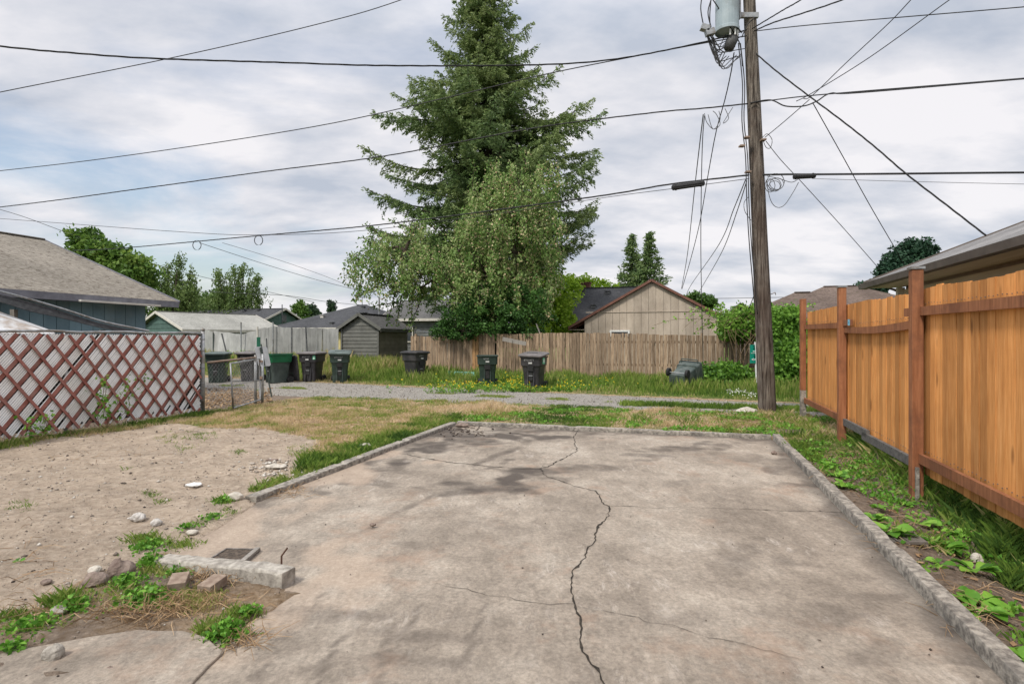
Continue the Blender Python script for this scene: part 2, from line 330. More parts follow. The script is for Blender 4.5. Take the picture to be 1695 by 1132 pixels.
class MB:
    def __init__(s): s.v = []; s.f = []; s.t = []
    def add(s, vs, fs, t=.5):
        b = len(s.v); s.v += [tuple(x) for x in vs]; s.f += [tuple(b+i for i in q) for q in fs]; s.t += [t]*len(fs)
    def box(s, c, size, mat=None, t=.5, tp=(1, 1)):
        x, y, z = [k/2 for k in size]; c = Vector(c)
        vs = [Vector((sx*x*(tp[0] if sz > 0 else 1), sy*y*(tp[1] if sz > 0 else 1), sz*z)) for sz in (-1, 1) for sx, sy in ((-1, -1), (1, -1), (1, 1), (-1, 1))]
        if mat is not None: vs = [mat @ q for q in vs]
        s.add([c+q for q in vs], [(3, 2, 1, 0), (4, 5, 6, 7), (0, 1, 5, 4), (1, 2, 6, 5), (2, 3, 7, 6), (3, 0, 4, 7)], t); return s
    def prism(s, pts, ext, t=.5):
        """polygon pts extruded by the vector ext"""
        n = len(pts); e = Vector(ext); P0 = [Vector(p) for p in pts]
        s.add(P0+[p+e for p in P0], [tuple(range(n-1, -1, -1)), tuple(range(n, 2*n))]+[(i, (i+1) % n, n+(i+1) % n, n+i) for i in range(n)], t); return s
    def slab(s, pts, th, t=.5):
        P0 = [Vector(p) for p in pts]; n = (P0[1]-P0[0]).cross(P0[2]-P0[0]).normalized()
        if n.z < 0: n = -n
        return s.prism(P0, n*(-th), t)
    def beam(s, a, b, w, h, up=(0, 0, 1), t=.5):
        a = Vector(a); b = Vector(b); d = (b-a); l = d.length; d.normalize(); up = Vector(up)
        x = d.cross(up)
        if x.length < 1e-4: x = d.cross(Vector((0, 1, 0)))
        x.normalize(); z = x.cross(d)
        m = Matrix((x, d, z)).transposed()
        return s.box((a+b)/2, (w, l, h), m, t)
    def tube(s, pts, r, n=6, t=.5, cap=True):
        pts = [Vector(p) for p in pts]; k = len(pts); rs = r if isinstance(r, (list, tuple)) else [r]*k
        vs = []; ref = None
        for i, p in enumerate(pts):
            d = (pts[min(i+1, k-1)]-pts[max(i-1, 0)])
            if d.length < 1e-9: d = Vector((0, 0, 1))
            d.normalize()
            if ref is None: ref = Vector((0, 0, 1)) if abs(d.z) < .9 else Vector((1, 0, 0))
            x = d.cross(ref); x.normalize(); y = d.cross(x); ref = -y if False else ref
            if x.length < .5: x = Vector((1, 0, 0)); y = d.cross(x)
            for j in range(n):
                a = 2*math.pi*j/n; vs.append(p+(x*math.cos(a)+y*math.sin(a))*rs[i])
        fs = [(i*n+j, i*n+(j+1) % n, (i+1)*n+(j+1) % n, (i+1)*n+j) for i in range(k-1) for j in range(n)]
        if cap: fs += [tuple(range(n-1, -1, -1)), tuple(range((k-1)*n, k*n))]
        s.add(vs, fs, t); return s
    def loft(s, rings, t=.5, cap0=True, cap1=True):
        n = len(rings[0]); vs = [p for r in rings for p in r]
        fs = [(i*n+j, i*n+(j+1) % n, (i+1)*n+(j+1) % n, (i+1)*n+j) for i in range(len(rings)-1) for j in range(n)]
        if cap0: fs.append(tuple(range(n-1, -1, -1)))
        if cap1: fs.append(tuple(range((len(rings)-1)*n, len(rings)*n)))
        s.add(vs, fs, t); return s
    def build(s, name, mat, parent=None, world=True, smooth=False, bevel=0, origin=None):
        me = bpy.data.meshes.new(name); me.from_pydata(s.v, [], s.f); me.update()
        a = me.attributes.new('tint', 'FLOAT', 'FACE'); a.data.foreach_set('value', s.t)
        me.materials.append(mat)
        o = link(name, me, parent, world, origin, smooth)
        if bevel:
            b = o.modifiers.new('bevel', 'BEVEL'); b.width = bevel; b.segments = 2; b.limit_method = 'ANGLE'
        return o
def cards(rng, c, size, aspect=.5, dirs=None, jit=1.):
    """rhombic leaf faces centred at c (N,3); dirs = long axis (N,3) or random"""
    N = len(c)
    if dirs is None: d = rng.normal(size=(N, 3))
    else: d = dirs+rng.normal(size=(N, 3))*jit
    d /= np.linalg.norm(d, axis=1)[:, None]+1e-9
    r = rng.normal(size=(N, 3)); x = np.cross(d, r); x /= np.linalg.norm(x, axis=1)[:, None]+1e-9
    nrm = np.cross(d, x)
    sz = np.broadcast_to(size, (N,))[:, None]
    h = d*sz*.5; ww = x*sz*.5*aspect; fold = nrm*sz*.12*aspect
    V = np.empty((N, 4, 3)); V[:, 0] = c-h; V[:, 1] = c+ww-h*.15+fold; V[:, 2] = c+h; V[:, 3] = c-ww-h*.15+fold
    return V.reshape(-1, 3), np.arange(4*N).reshape(-1, 4)
class Cloud:
    """accumulates leaf faces"""
    def __init__(s): s.V = []; s.T = []
    def add(s, V, T): s.V.append(np.asarray(V, dtype=np.float32).reshape(-1, 4, 3)); s.T.append(np.asarray(T))
    def build(s, name, mat, parent=None, origin=None):
        V = np.concatenate(s.V); T = np.concatenate(s.T)
        return link(name, mesh_np(name, V.reshape(-1, 3), np.arange(len(V)*4).reshape(-1, 4), T, mat), parent, True, origin)
def catmull(pts, k=6):
    pts = [Vector(p) for p in pts]; o = []; n = len(pts)
    for i in range(n-1):
        p0, p1, p2, p3 = pts[max(i-1, 0)], pts[i], pts[i+1], pts[min(i+2, n-1)]
        for j in range(k):
            t = j/k; o.append(.5*((2*p1)+(p2-p0)*t+(2*p0-5*p1+4*p2-p3)*t*t+(3*p1-p0-3*p2+p3)*t*t*t))
    o.append(pts[-1]); return o
def rrect(w, d, r, z, n=4, cy=0.):
    out_ = []
    for cxx, cyy, a0 in ((w/2-r, d/2-r, 0), (-w/2+r, d/2-r, 90), (-w/2+r, -d/2+r, 180), (w/2-r, -d/2+r, 270)):
        for i in range(n+1):
            a = R(a0+90*i/n); out_.append(Vector((cxx+r*math.cos(a), cy+cyy+r*math.sin(a), z)))
    return out_
def text_geo(s, size):
    cv = bpy.data.curves.new('t', 'FONT'); cv.body = s; cv.size = size; cv.align_x = 'CENTER'; cv.align_y = 'CENTER'; cv.extrude = .001; cv.resolution_u = 2; cv.offset = size*.015
    o = bpy.data.objects.new('t', cv); COL.objects.link(o); dg = bpy.context.evaluated_depsgraph_get(); dg.update()
    me = bpy.data.meshes.new_from_object(o.evaluated_get(dg)); v = [tuple(q.co) for q in me.vertices]; f = [tuple(q.vertices) for q in me.polygons]
    bpy.data.objects.remove(o); bpy.data.curves.remove(cv); bpy.data.meshes.remove(me)
    return v, f
def icos(rng, c, r, sq=.7, sub=0):
    """an irregular stone of 26 corner points"""
    vs = []; fs = []; n, m = 7, 4
    ph = rng.random()*9
    for i in range(m+1):
        a = math.pi*i/m-math.pi/2
        for j in range(n):
            b = 2*math.pi*j/n; k = r*(.78+.44*rng.random())
            vs.append(Vector(c)+Vector((math.cos(a)*math.cos(b+ph)*k, math.cos(a)*math.sin(b+ph)*k*.8, math.sin(a)*k*sq)))
    fs = [(i*n+j, i*n+(j+1) % n, (i+1)*n+(j+1) % n, (i+1)*n+j) for i in range(m) for j in range(n)]
    return vs, fs
# SECTION: SETTING
SAND = [(-1500, 790), (-300, 765), (0, 742), (150, 716), (300, 700), (335, 710), (420, 712), (480, 722), (530, 736), (508, 760), (492, 785), (500, 800), (455, 818), (415, 835), (370, 850), (330, 878), (290, 895), (235, 930), (170, 945), (60, 1000), (0, 1030), (-1500, 1500)]
DRY = [(330, 690), (440, 672), (600, 668), (720, 680), (755, 700), (640, 730), (540, 750), (500, 735), (420, 712), (335, 708)]
def masks(x, y):
    u, v = UV(x, y)
    j1 = nz(x, y, 1.1, 7)*.5+nz(x, y, 4, 3)*.25; j2 = nz(x, y, .9, 17)*.5+nz(x, y, 3.4, 13)*.25
    sand = grav = mud = dry = 0.
    if y > 1.2:
        px, py = proj(x, y); q = 90/max(y, 2)
        if inpoly((px+j1*q*1.5, py+j2*q*.8), SAND): sand = 1
    else: sand = 1 if u < -1.5 else 0
    va = 12.65-.03*u; vb = 15.5-.16*u
    g = sm(va-.1, va+.25, v+j1*.45)*sm(vb+.1, vb-.3, v+j2*.35)
    strip = sm(.38, .2, abs(v-13.62+j1*.2))*sm(-1.6, -.6, u)*sm(9, 8, u)
    mid = sm(.32, .1, abs(v-(va+vb)/2+j1*.5))*sm(-.05, .2, nz(x, y, .8, 31))*.6
    grav = g*(1-strip)*(1-mid)
    sand2 = sm(.35, 0, abs(v-vb-.1+j2*.2))*.8                       # pale dusty shoulder past the gravel
    if u > 1.5 and v < 9.8: mud = sm(9.6, 7.4, v+j1)*sm(-.35, .15, j1+.25)
    if u < -3.0 and 3.25 < v < 5.6 and u > -4.6: sand = 1
    if u < -2.0 and v < 4.2 and sand == 0: mud = .6+.6*j1; dry = .9
    if 9.5 < v < 12.7 and u > -.5: mud = max(mud, sm(.05, .3, j1)*.9)
    if u < -9.7 and v < 14.5 and v > 6: mud = max(mud, .8)
    dry = max(.0, .35+.9*j2+(.25 if 9 < v < 12.8 else 0)) if not (u < -2 and v < 4.2) else .9
    if y > 1.2:
        px, py = proj(x, y)
        if inpoly((px+j1*q*1.5, py+j2*q), DRY): dry = .75+.5*j1
    if v > vb+.3: dry = .25+.7*j1
    if sand2*(1-grav) > 0 and v > vb-.4: dry = max(dry, sand2)
    return sand, max(0, min(1, grav)), max(0, min(1, mud)), max(0, min(1, dry))
def ground():
    xs = sorted(set([-1500, -800, -400, -220, -140, -90, -60, -45, -36, -30, -26, -23, 1500, 800, 400, 220, 140, 90, 60, 45, 36, 30, 26, 22, 18, 15]
                    + [round(-21+i*.3, 3) for i in range(27)] + [round(-13+i*.075, 4) for i in range(int(22/.075))] + [9+.3*i for i in range(1, 17)]))
    ys = sorted(set([-1500, -600, -200, -80, -40, -20, -10, -5, -2, -1] + [round(i*.05, 3) for i in range(0, 140)] + [round(7+i*.1, 3) for i in range(170)] + [24+.4*i for i in range(12)] + [30, 33, 37, 42, 50, 62, 80, 110, 160, 240, 400, 700, 1500]))
    nx, ny = len(xs), len(ys); V = np.empty((ny, nx, 3), dtype=np.float32); A = np.zeros((ny, nx, 4), dtype=np.float32); D = np.zeros((ny, nx), dtype=np.float32)
    for j, y in enumerate(ys):
        for i, x in enumerate(xs):
            z = gz(x, y); u, v = UV(x, y)
            if -4.6 < u < 2.2 and -2 < v < 10:
                z -= .13*(sm(-.10, .03, slabd(u, v)) if (u > 0 or v > 4.4) else sm(-.01, .09, slabd(u, v)))
            V[j, i] = (x, y, z)
            if 0 <= y < 30 and abs(x) < 22:
                s_, g_, m_, d_ = masks(x, y); A[j, i] = (s_, g_, m_, 1); D[j, i] = d_
            else: A[j, i] = (0, 0, 0, 1); D[j, i] = .2
    idx = np.arange(nx*ny).reshape(ny, nx)
    Fc = np.stack([idx[:-1, :-1], idx[:-1, 1:], idx[1:, 1:], idx[1:, :-1]], -1).reshape(-1, 4)
    me = mesh_np('ground', V.reshape(-1, 3), Fc)
    a = me.attributes.new('mask', 'FLOAT_COLOR', 'POINT'); a.data.foreach_set('color', A.reshape(-1))
    a = me.attributes.new('dry', 'FLOAT', 'POINT'); a.data.foreach_set('value', D.reshape(-1))
    s = NT('ground')
    mk = s.n('ShaderNodeSeparateColor'); s.l(s.attr('mask', 'Color'), mk.inputs[0])
    fine = s.noise(14, 10, .7); mid = s.noise(2.2, 8, .65); vf = s.noise(60, 6, .7); big = s.noise(.55, 5, .6)
    def soft(m, k=.5): return s.ramp(s.math('ADD', m, s.math('MULTIPLY_ADD', fine, k, -.5*k)), [(.35, 0.), (.65, 1.)])
    sand = s.ramp(fine, [(.25, (.26, .200, .148)), (.5, (.42, .337, .258)), (.75, (.56, .465, .37))])
    sand = s.mix(.55, sand, s.ramp(mid, [(.3, .68), (.7, 1.2)]), 'MULTIPLY'); sand = s.mix(s.ramp(vf, [(.62, 0.), (.70, .55)]), sand, (.14, .10, .075))
    sand = s.mix(.5, sand, s.ramp(big, [(.3, .75), (.7, 1.12)]), 'MULTIPLY')
    grav = s.ramp(vf, [(.3, (.12, .11, .10)), (.5, (.29, .27, .24)), (.7, (.50, .465, .42))]); grav = s.mix(.5, grav, s.ramp(mid, [(.3, .7), (.7, 1.2)]), 'MULTIPLY')
    mud = s.ramp(fine, [(.3, (.08, .06, .045)), (.52, (.20, .155, .118)), (.72, (.35, .28, .215))])
    thg = s.ramp(fine, [(.3, (.04, .06, .012)), (.55, (.10, .135, .03)), (.75, (.22, .21, .09))])
    thd = s.ramp(fine, [(.3, (.13, .085, .05)), (.5, (.34, .24, .145)), (.7, (.55, .42, .28))])
    c = s.mix(soft(s.attr('dry'), .9), thg, thd)
    c = s.mix(soft(mk.outputs[2], .8), c, mud); c = s.mix(soft(mk.outputs[1], .7), c, grav); c = s.mix(soft(mk.outputs[0], .6), c, sand)
    b = s.bump(fine, 1., .05); b = s.bump(vf, .8, .016, b); b = s.bump(mid, .9, .10, b)
    me.materials.append(s.fin(c, .95, .12, 0, b))
    o = link('ground', me, None, False, smooth=True); tag(o, kind='structure')
ground()

STAINS_SHADOW = [(840, 790, 60, 22, .9), (800, 812, 90, 18, .6), (905, 782, 55, 14, .6), (870, 722, 90, 8, .75), (760, 722, 60, 9, .8), (820, 712, 60, 6, .6), (715, 738, 60, 9, .7), (640, 775, 45, 10, .5), (620, 800, 35, 10, .45),
          (700, 745, 50, 8, .8), (735, 712, 45, 7, .8), (790, 730, 70, 8, .6), (900, 712, 60, 5, .7), (660, 765, 40, 9, .6), (580, 790, 30, 9, .6), (530, 815, 30, 10, .5), (1000, 716, 60, 4, .5), (1130, 742, 60, 7, .6), (1060, 755, 60, 8, .5), (960, 772, 70, 9, .5), (1180, 733, 50, 5, .5), (1290, 770, 40, 14, .5), (1330, 800, 45, 12, .5), (1395, 850, 30, 18, .45), (1250, 760, 50, 10, .35),  # entries running down-left from the pole paint its cast shadow; others are stains
          (420, 985, 90, 26, .45), (560, 1020, 160, 18, .4), (700, 1050, 170, 16, .35), (640, 1100, 220, 20, .35), (1220, 930, 110, 30, .35), (1100, 1020, 200, 26, .35), (1330, 1010, 90, 24, .35), (1450, 1080, 130, 30, .3), (820, 880, 120, 20, .3), (700, 900, 70, 12, .3), (1480, 985, 70, 14, .4), (490, 905, 60, 12, .3), (1100, 800, 90, 10, .35)]
STREAKS = [((802, 1001), (755, 1120), 9, .5), ((562, 1053), (515, 1140), 10, .55), ((640, 1050), (625, 1140), 8, .5), ((700, 1000), (610, 1132), 9, .4), ((480, 1040), (410, 1132), 10, .45), ((540, 980), (440, 1090), 8, .35), ((880, 1060), (800, 1132), 9, .3), ((690, 830), (560, 900), 8, .3), ((860, 740), (780, 770), 6, .5), ((760, 800), (610, 870), 7, .35)]
def slab():
    us = np.arange(-4.0, 1.5, .04); vs = np.arange(-1.6, 9.56, .04)
    V = []; S = []; W = []; SD = []; idx = {}
    for j, v in enumerate(vs):
        for i, u in enumerate(us):
            uu = min(max(u, -3.89), 1.46); vv = min(v, 9.54)
            d = slabd(uu, vv)
            if d < -.045: continue
            p = LV(uu, vv); z = -.004+.006*nz(p.x, p.y, .8, 4)
            idx[(i, j)] = len(V); V.append((p.x, p.y, z))
            st = 0; pl = 0
            if p.y > 1.6:
                px, py = proj(p.x, p.y)
                jx = nz(p.x, p.y, 2.1, 9)*1.1+.6*nz(p.x, p.y, 6, 9); jy = nz(p.x, p.y, 2.1, 29)*1.1+.6*nz(p.x, p.y, 6, 29)
                for a, b, ra, rb, k in STAINS_SHADOW:
                    dd = math.hypot((px-a)/ra+jx, (py-b)/rb+jy); st = max(st, k*sm(1.25, .3, dd))
                for a, b, wd_, k in STREAKS: st = max(st, k*sm(wd_, wd_*.2, segd((px+jx*5, py+jy*3), a, b)))
            st = max(st, .55*sm(.28, 0, d+.15*nz(p.x, p.y, 2.5, 3))) if vv > 3.2 else max(st, .25*sm(.15, 0, d))
            pl = sm(.0, .4, nz(p.x*.8, p.y*2, 1.0, 40)+.3*nz(p.x, p.y, 5, 41))*.8
            sd_ = min(segd((uu, vv), SLAB[5], SLAB[6]), segd((uu, vv), SLAB[4], SLAB[5]), segd((uu, vv), SLAB[6], (-3.85, 6.5)))
            SD.append(max(0, sm(.75, .0, sd_+.9*nz(p.x, p.y, 1.2, 50)+.4*nz(p.x, p.y, 4, 51)))); S.append(st); W.append(pl)
    Fc = [(idx[(i, j)], idx[(i+1, j)], idx[(i+1, j+1)], idx[(i, j+1)]) for (i, j) in idx if (i+1, j) in idx and (i, j+1) in idx and (i+1, j+1) in idx]
    me = mesh_np('concrete_slab', V, Fc)
    for n_, d_ in (('stain_shadow', S), ('pale', W), ('sandy', SD)):
        a = me.attributes.new(n_, 'FLOAT', 'POINT'); a.data.foreach_set('value', np.array(d_, dtype=np.float32))
    s = NT('slab_concrete')
    fine = s.noise(34, 10, .82); mid = s.noise(3.2, 10, .68, dist=.4); big = s.noise(.9, 8, .68, (1.3, .8, 1)); vf = s.noise(120, 4, .7)
    c = s.ramp(big, [(.3, (.18, .150, .120)), (.5, (.295, .25, .202)), (.68, (.40, .35, .29))])
    c = s.mix(.5, c, s.ramp(mid, [(.3, .55), (.5, .98), (.7, 1.3)]), 'MULTIPLY')
    c = s.mix(.75, c, s.ramp(fine, [(.34, .52), (.66, 1.36)]), 'MULTIPLY'); m2 = s.noise(9, 10, .78, (1.8, .8, 1), (1, 8, 1), dist=.6); c = s.mix(.6, c, s.ramp(m2, [(.34, .68), (.66, 1.25)]), 'MULTIPLY')
    sc = s.noise(5, 12, .78, (2.2, .8, 1), (7, 1, 1), dist=.8)
    c = s.mix(s.math('MULTIPLY', s.ramp(sc, [(.53, 0.), (.64, .75)]), s.attr('pale')), c, (.50, .45, .395))
    rust = s.noise(1.3, 8, .7, (1, 1, 1), (3, 9, 1)); c = s.mix(s.ramp(rust, [(.56, 0.), (.68, .45)]), c, (.29, .185, .125))
    st = s.math('ADD', s.attr('stain_shadow'), s.math('MULTIPLY_ADD', mid, 1.3, -.65)); stf = s.math('MULTIPLY', s.ramp(st, [(.12, 0.), (.75, .92)]), s.ramp(s.attr('stain_shadow'), [(0., 0.), (.25, 1.)]))
    c = s.mix(stf, c, (.066, .054, .046))  # one dark tone for the stains and the pole's painted shadow
    c = s.mix(s.ramp(vf, [(.66, 0.), (.72, .6)]), c, (.09, .075, .06))
    spt = s.noise(3.6, 12, .85, (1.6, .9, 1), (12, 5, 1), dist=1.2); c = s.mix(s.ramp(spt, [(.55, 0.), (.63, .5)]), c, (.14, .115, .095))
    scr = s.noise(3.2, 12, .85, (5, 1, 1), (2, 5, 1), dist=1.5); c = s.mix(s.ramp(scr, [(.66, 0.), (.70, .35)]), c, (.55, .50, .45))
    sdn = s.math('ADD', s.attr('sandy'), s.math('MULTIPLY_ADD', m2, .8, -.4)); c = s.mix(s.math('MULTIPLY', s.ramp(sdn, [(.25, 0.), (.8, .65)]), s.ramp(s.attr('sandy'), [(0., 0.), (.2, 1.)])), c, s.ramp(fine, [(.3, (.29, .22, .165)), (.7, (.47, .375, .29))]))
    b = s.bump(fine, .9, .008); b = s.bump(vf, .4, .003, b); b = s.bump(mid, .4, .02, b)
    me.materials.append(s.fin(c, .88, .25, 0, b))
    o = link('concrete_slab', me, None, False, smooth=True); tag(o, kind='structure')
    # skirt down the open edges
    mb = MB()
    rng = random.Random(3)
    for a, b_ in ((3, 4), (4, 5), (5, 6), (6, 0)):
        A, B = SLAB[a], SLAB[b_]; n = 24
        for k in range(n):
            p = LV(A[0]+(B[0]-A[0])*k/n, A[1]+(B[1]-A[1])*k/n); q = LV(A[0]+(B[0]-A[0])*(k+1)/n, A[1]+(B[1]-A[1])*(k+1)/n)
            mb.add([p+Vector((0, 0, -.006)), q+Vector((0, 0, -.006)), q+Vector((0, 0, -.14)), p+Vector((0, 0, -.14))], [(0, 1, 2, 3)])
    tag(mb.build('slab_edge', m_kerb, None), kind='structure')
slab()

def ribbon(pts, w0, name, seed, z=.004, mat=None):
    rng = random.Random(seed); W = [G(*p)*1 for p in pts]
    fine = []
    for a, b in zip(W, W[1:]):
        n = max(2, int((b-a).length/.035))
        for k in range(n): fine.append(a.lerp(b, k/n))
    fine.append(W[-1]); V = []; Fc = []
    for i, p in enumerate(fine):
        d = fine[min(i+1, len(fine)-1)]-fine[max(i-1, 0)]; d.z = 0; d.normalize(); nrm = Vector((-d.y, d.x, 0))
        off = .022*nz(p.x, p.y, 11, seed)+.03*nz(p.x, p.y, 4, seed)+rng.uniform(-.007, .007)
        ww = w0*(.35+1.5*abs(nz(p.x, p.y, 5, seed+3))+rng.uniform(0, .7))
        if rng.random() < .10: ww *= 2.0
        c = Vector((p.x, p.y, -.004+.006*nz(p.x, p.y, .8, 4)+z))+nrm*off
        V += [c+nrm*ww*.5, c-nrm*ww*.5]
        if i: k = 2*i; Fc.append((k-2, k-1, k+1, k))
    return V, Fc
def crack(name, paths, seed):
    mb = MB()
    for k, (pts, ww) in enumerate(paths):
        v, f = ribbon(pts, ww, name, seed+k); mb.add(v, f)
    o = mb.build(name, m_crack); tag(o, kind='structure')
m_crack = M('crack_dirt', (.012, .010, .008), (.055, .045, .034), 30, .95, .5)
crack('crack', [([(957, 712), (950, 722), (952, 735), (955, 745), (935, 757), (915, 768), (897, 775), (903, 787), (925, 795), (950, 805), (985, 812), (990, 822), (1006, 838), (1004, 858), (985, 885), (975, 905), (965, 925), (945, 955), (940, 975), (950, 1000), (957, 1020), (960, 1045), (957, 1070), (965, 1085), (985, 1105), (998, 1132), (1005, 1180)], .0085),
                ([(672, 752), (700, 757), (740, 764), (800, 770), (850, 774), (897, 776)], .011)], 5)
crack('crack', [([(1008, 836), (1050, 838), (1090, 840), (1150, 839), (1200, 841), (1290, 844), (1400, 848)], .0045),
                ([(950, 1000), (985, 1010), (1020, 1015), (1065, 1028), (1110, 1035), (1160, 1052), (1200, 1060), (1330, 1092)], .0017), ([(720, 965), (800, 980), (870, 995), (950, 1001)], .003)], 25)

def kerb(name, p0, p1, wd, h, seed, z0=-.1, cuts=(), mat=None, rough=.0075):
    """a cast kerb swept from p0 to p1 (u, v), its faces and edges worn"""
    a = LV(*p0); b = LV(*p1); Ld = (b-a).length; n = int(Ld/.05); d = (b-a).normalized(); x = Vector((d.y, -d.x, 0)); mb = MB(); rings = []
    for i in range(n+1):
        p = a.lerp(b, i/n); hh = h*(1+.06*nz(p.x, p.y, .7, seed))
        for c_ in cuts:
            if abs(i/n-c_) < .012: hh -= .012
        prof = [(-.5, z0), (-.5, hh*.5), (-.495, hh-.010), (-.45, hh), (0, hh+.002), (.45, hh), (.495, hh-.012), (.5, hh*.5), (.5, z0)]
        ring = []
        for k, (q, z) in enumerate(prof):
            e = rough*(nz(p.x*1+k*.02, p.y, 1.6, seed)+.35*nz(p.x, p.y+k*.3, 9, seed+k*.2)) if 0 < k < 8 else 0
            edge = 1.0 if k in (2, 3, 5, 6) else .5
            ring.append(p+x*(q*wd+e*edge*.8)+Vector((0, 0, z+e*edge*.8)))
        rings.append(ring)
    mb.loft(rings, cap0=True, cap1=True)
    o = mb.build(name, mat or m_kerb, None, True, True); o.modifiers.new('e', 'EDGE_SPLIT').split_angle = R(40); tag(o, kind='structure'); return o
kerb('kerb', (1.472, -1.2), (1.472, 9.56), .10, .082, 3, -.25, (.13, .37, .55, .72, .9))
kerb('kerb', (-3.86, 9.60), (1.40, 9.60), .12, .055, 13, -.1, (.4, .7))
kerb('kerb', (-3.92, 4.45), (-3.92, 9.52), .13, .05, 23, -.12, (.3, .62))
# lower left apron of older concrete beside the slab
def apron():
    mb = MB(); poly = [(-500, 1230), (-20, 1088), (60, 1072), (150, 1056), (230, 1044), (300, 1047), (345, 1057), (372, 1080), (345, 1106), (322, 1131), (290, 1180)]
    pts = []
    W = [G(*p) for p in poly]
    for a, b in zip(W, W[1:]+W[:1]):
        n = max(2, int((b-a).length/.08))
        for k in range(n):
            p = a.lerp(b, k/n); pts.append(Vector((p.x+.02*nz(p.x, p.y, 5, 2), p.y+.02*nz(p.x, p.y, 5, 8), .012)))
    mb.prism([p-Vector((0, 0, .12)) for p in pts], (0, 0, .12))
    o = mb.build('old_paving', bpy.data.materials['slab_concrete'], None, True, False, .008); tag(o, kind='structure')
apron()
# SECTION: BUILDINGS
def laps(mb, p0, p1, z0, ztop, pw, gap, vertical=True, th=.02, seed=0, openings=()):
    """boards on the wall plane from p0 to p1 (2-D local points); ztop(s) gives the wall top; vertical boards or horizontal laps"""
    rng = random.Random(seed); a = Vector((p0[0], p0[1], 0)); b = Vector((p1[0], p1[1], 0)); Ld = (b-a).length; d = (b-a)/Ld; n = Vector((d.y, -d.x, 0))
    if vertical:
        s = 0
        while s < Ld-1e-3:
            e = min(Ld, s+pw); s1 = e-gap
            za, zb = ztop(s), ztop(s1); zm = None
            pts = [a+d*s+Vector((0, 0, z0)), a+d*s1+Vector((0, 0, z0)), a+d*s1+Vector((0, 0, zb)), a+d*s+Vector((0, 0, za))]
            mb.prism(pts, n*th, rng.random()); s = e
    else:
        z = z0; zt = max(ztop(i/40*Ld) for i in range(41))
        while z < zt-1e-3:
            z1 = min(z+pw, zt)
            ss = [i/40*Ld for i in range(41) if ztop(i/40*Ld) >= (z+z1)/2]
            if len(ss) > 1:
                s0, s1 = ss[0], ss[-1]
                A = [a+d*s0+Vector((0, 0, z))+n*(th+.012), a+d*s1+Vector((0, 0, z))+n*(th+.012), a+d*s1+Vector((0, 0, z1))+n*th*.4, a+d*s0+Vector((0, 0, z1))+n*th*.4]
                t = rng.random(); mb.add(A+[q-n*th*.9 for q in A], [(0, 1, 2, 3), (7, 6, 5, 4), (0, 4, 5, 1), (2, 6, 7, 3), (1, 5, 6, 2), (3, 7, 4, 0)], t)
            z = z1
def house(name, label, cat, cx, cy, ang, Lr, W, zE, zR, m_wall, m_roof, m_trim, over=.4, gover=None, siding='v', pw=.2, z0=-.1, hip=0., th=.12, walls=True, m_trim2=None, seed=0, group=None):
    """local x = ridge direction.  Lr, W = roof plan size; hip = ridge shortening at each end"""
    o = thing(name, (cx, cy, 0), label, cat, ang, group); gover = over if gover is None else gover
    hl, hw = Lr/2, W/2; rx = hl-hip
    roof = MB()
    A, B, Cc, D = Vector((-hl, -hw, zE)), Vector((hl, -hw, zE)), Vector((hl, hw, zE)), Vector((-hl, hw, zE)); r0, r1 = Vector((-rx, 0, zR)), Vector((rx, 0, zR))
    roof.slab([A, B, r1, r0], th*.5); roof.slab([Cc, D, r0, r1], th*.5)
    if hip: roof.slab([D, A, r0], th*.5); roof.slab([B, Cc, r1], th*.5)
    if hip == 0: roof.beam(r0+Vector((0, 0, .012)), r1+Vector((0, 0, .012)), .22, .03)
    else: roof.beam(r0+Vector((0, 0, .012)), r1+Vector((0, 0, .012)), .22, .03)
    roof.build('roof', m_roof, o, False)
    slope = (zR-zE)/hw if not hip else (zR-zE)/hw
    wx, wy = hl-gover, hw-over; zw = lambda y: zR-abs(y)*slope-.13
    if hip: zw = lambda y: zE+over*slope-.10
    if walls:
        core = MB()
        if hip: core.box((0, 0, (z0+zw(0))/2), (2*wx-.04, 2*wy-.04, zw(0)-z0))
        else: core.prism([Vector((-wx+.02, -wy+.02, z0)), Vector((-wx+.02, wy-.02, z0)), Vector((-wx+.02, wy-.02, zw(wy))), Vector((-wx+.02, 0, zw(0))), Vector((-wx+.02, -wy+.02, zw(wy)))], (2*wx-.04, 0, 0))
        V_ = siding == 'v'; flat = lambda s: zw(wy)
        gab = (lambda s: zw(s-wy)) if not hip else flat
        laps(core, (-wx, -wy), (wx, -wy), z0, flat, pw, .012, V_, seed=seed); laps(core, (wx, wy), (-wx, wy), z0, flat, pw, .012, V_, seed=seed+1)
        laps(core, (wx, -wy), (wx, wy), z0, gab, pw, .012, V_, seed=seed+2); laps(core, (-wx, wy), (-wx, -wy), z0, gab, pw, .012, V_, seed=seed+3)
        core.build('wall', m_wall, o, False)
    for sgn in (-1, 1):
        f = MB(); f.box((0, sgn*(hw+.012), zE-.09), (Lr, .03, .17)); f.build('fascia', m_trim, o, False)
    for sgn in (-1, 1):
        f = MB()
        if hip: f.box((sgn*(hl+.012), 0, zE-.09), (.03, W, .17)); f.build('fascia', m_trim, o, False)
        else:
            for q in (-1, 1): f.beam((sgn*(hl+.014), q*(hw+.02), zE-.05), (sgn*(hl+.014), 0, zR-.05), .03, .11 if m_trim is m_redtrim else .15)
            f.build('barge_board', m_trim2 or m_trim, o, False)
    if over > .3:
        for sgn in (-1, 1): f = MB(); f.box((0, sgn*(hw-over/2), zE-.14), (Lr-.06, over-.05, .02)); f.build('soffit', m_soffit if m_trim is not m_fascia_g else m_fascia_g, o, False)
    return o
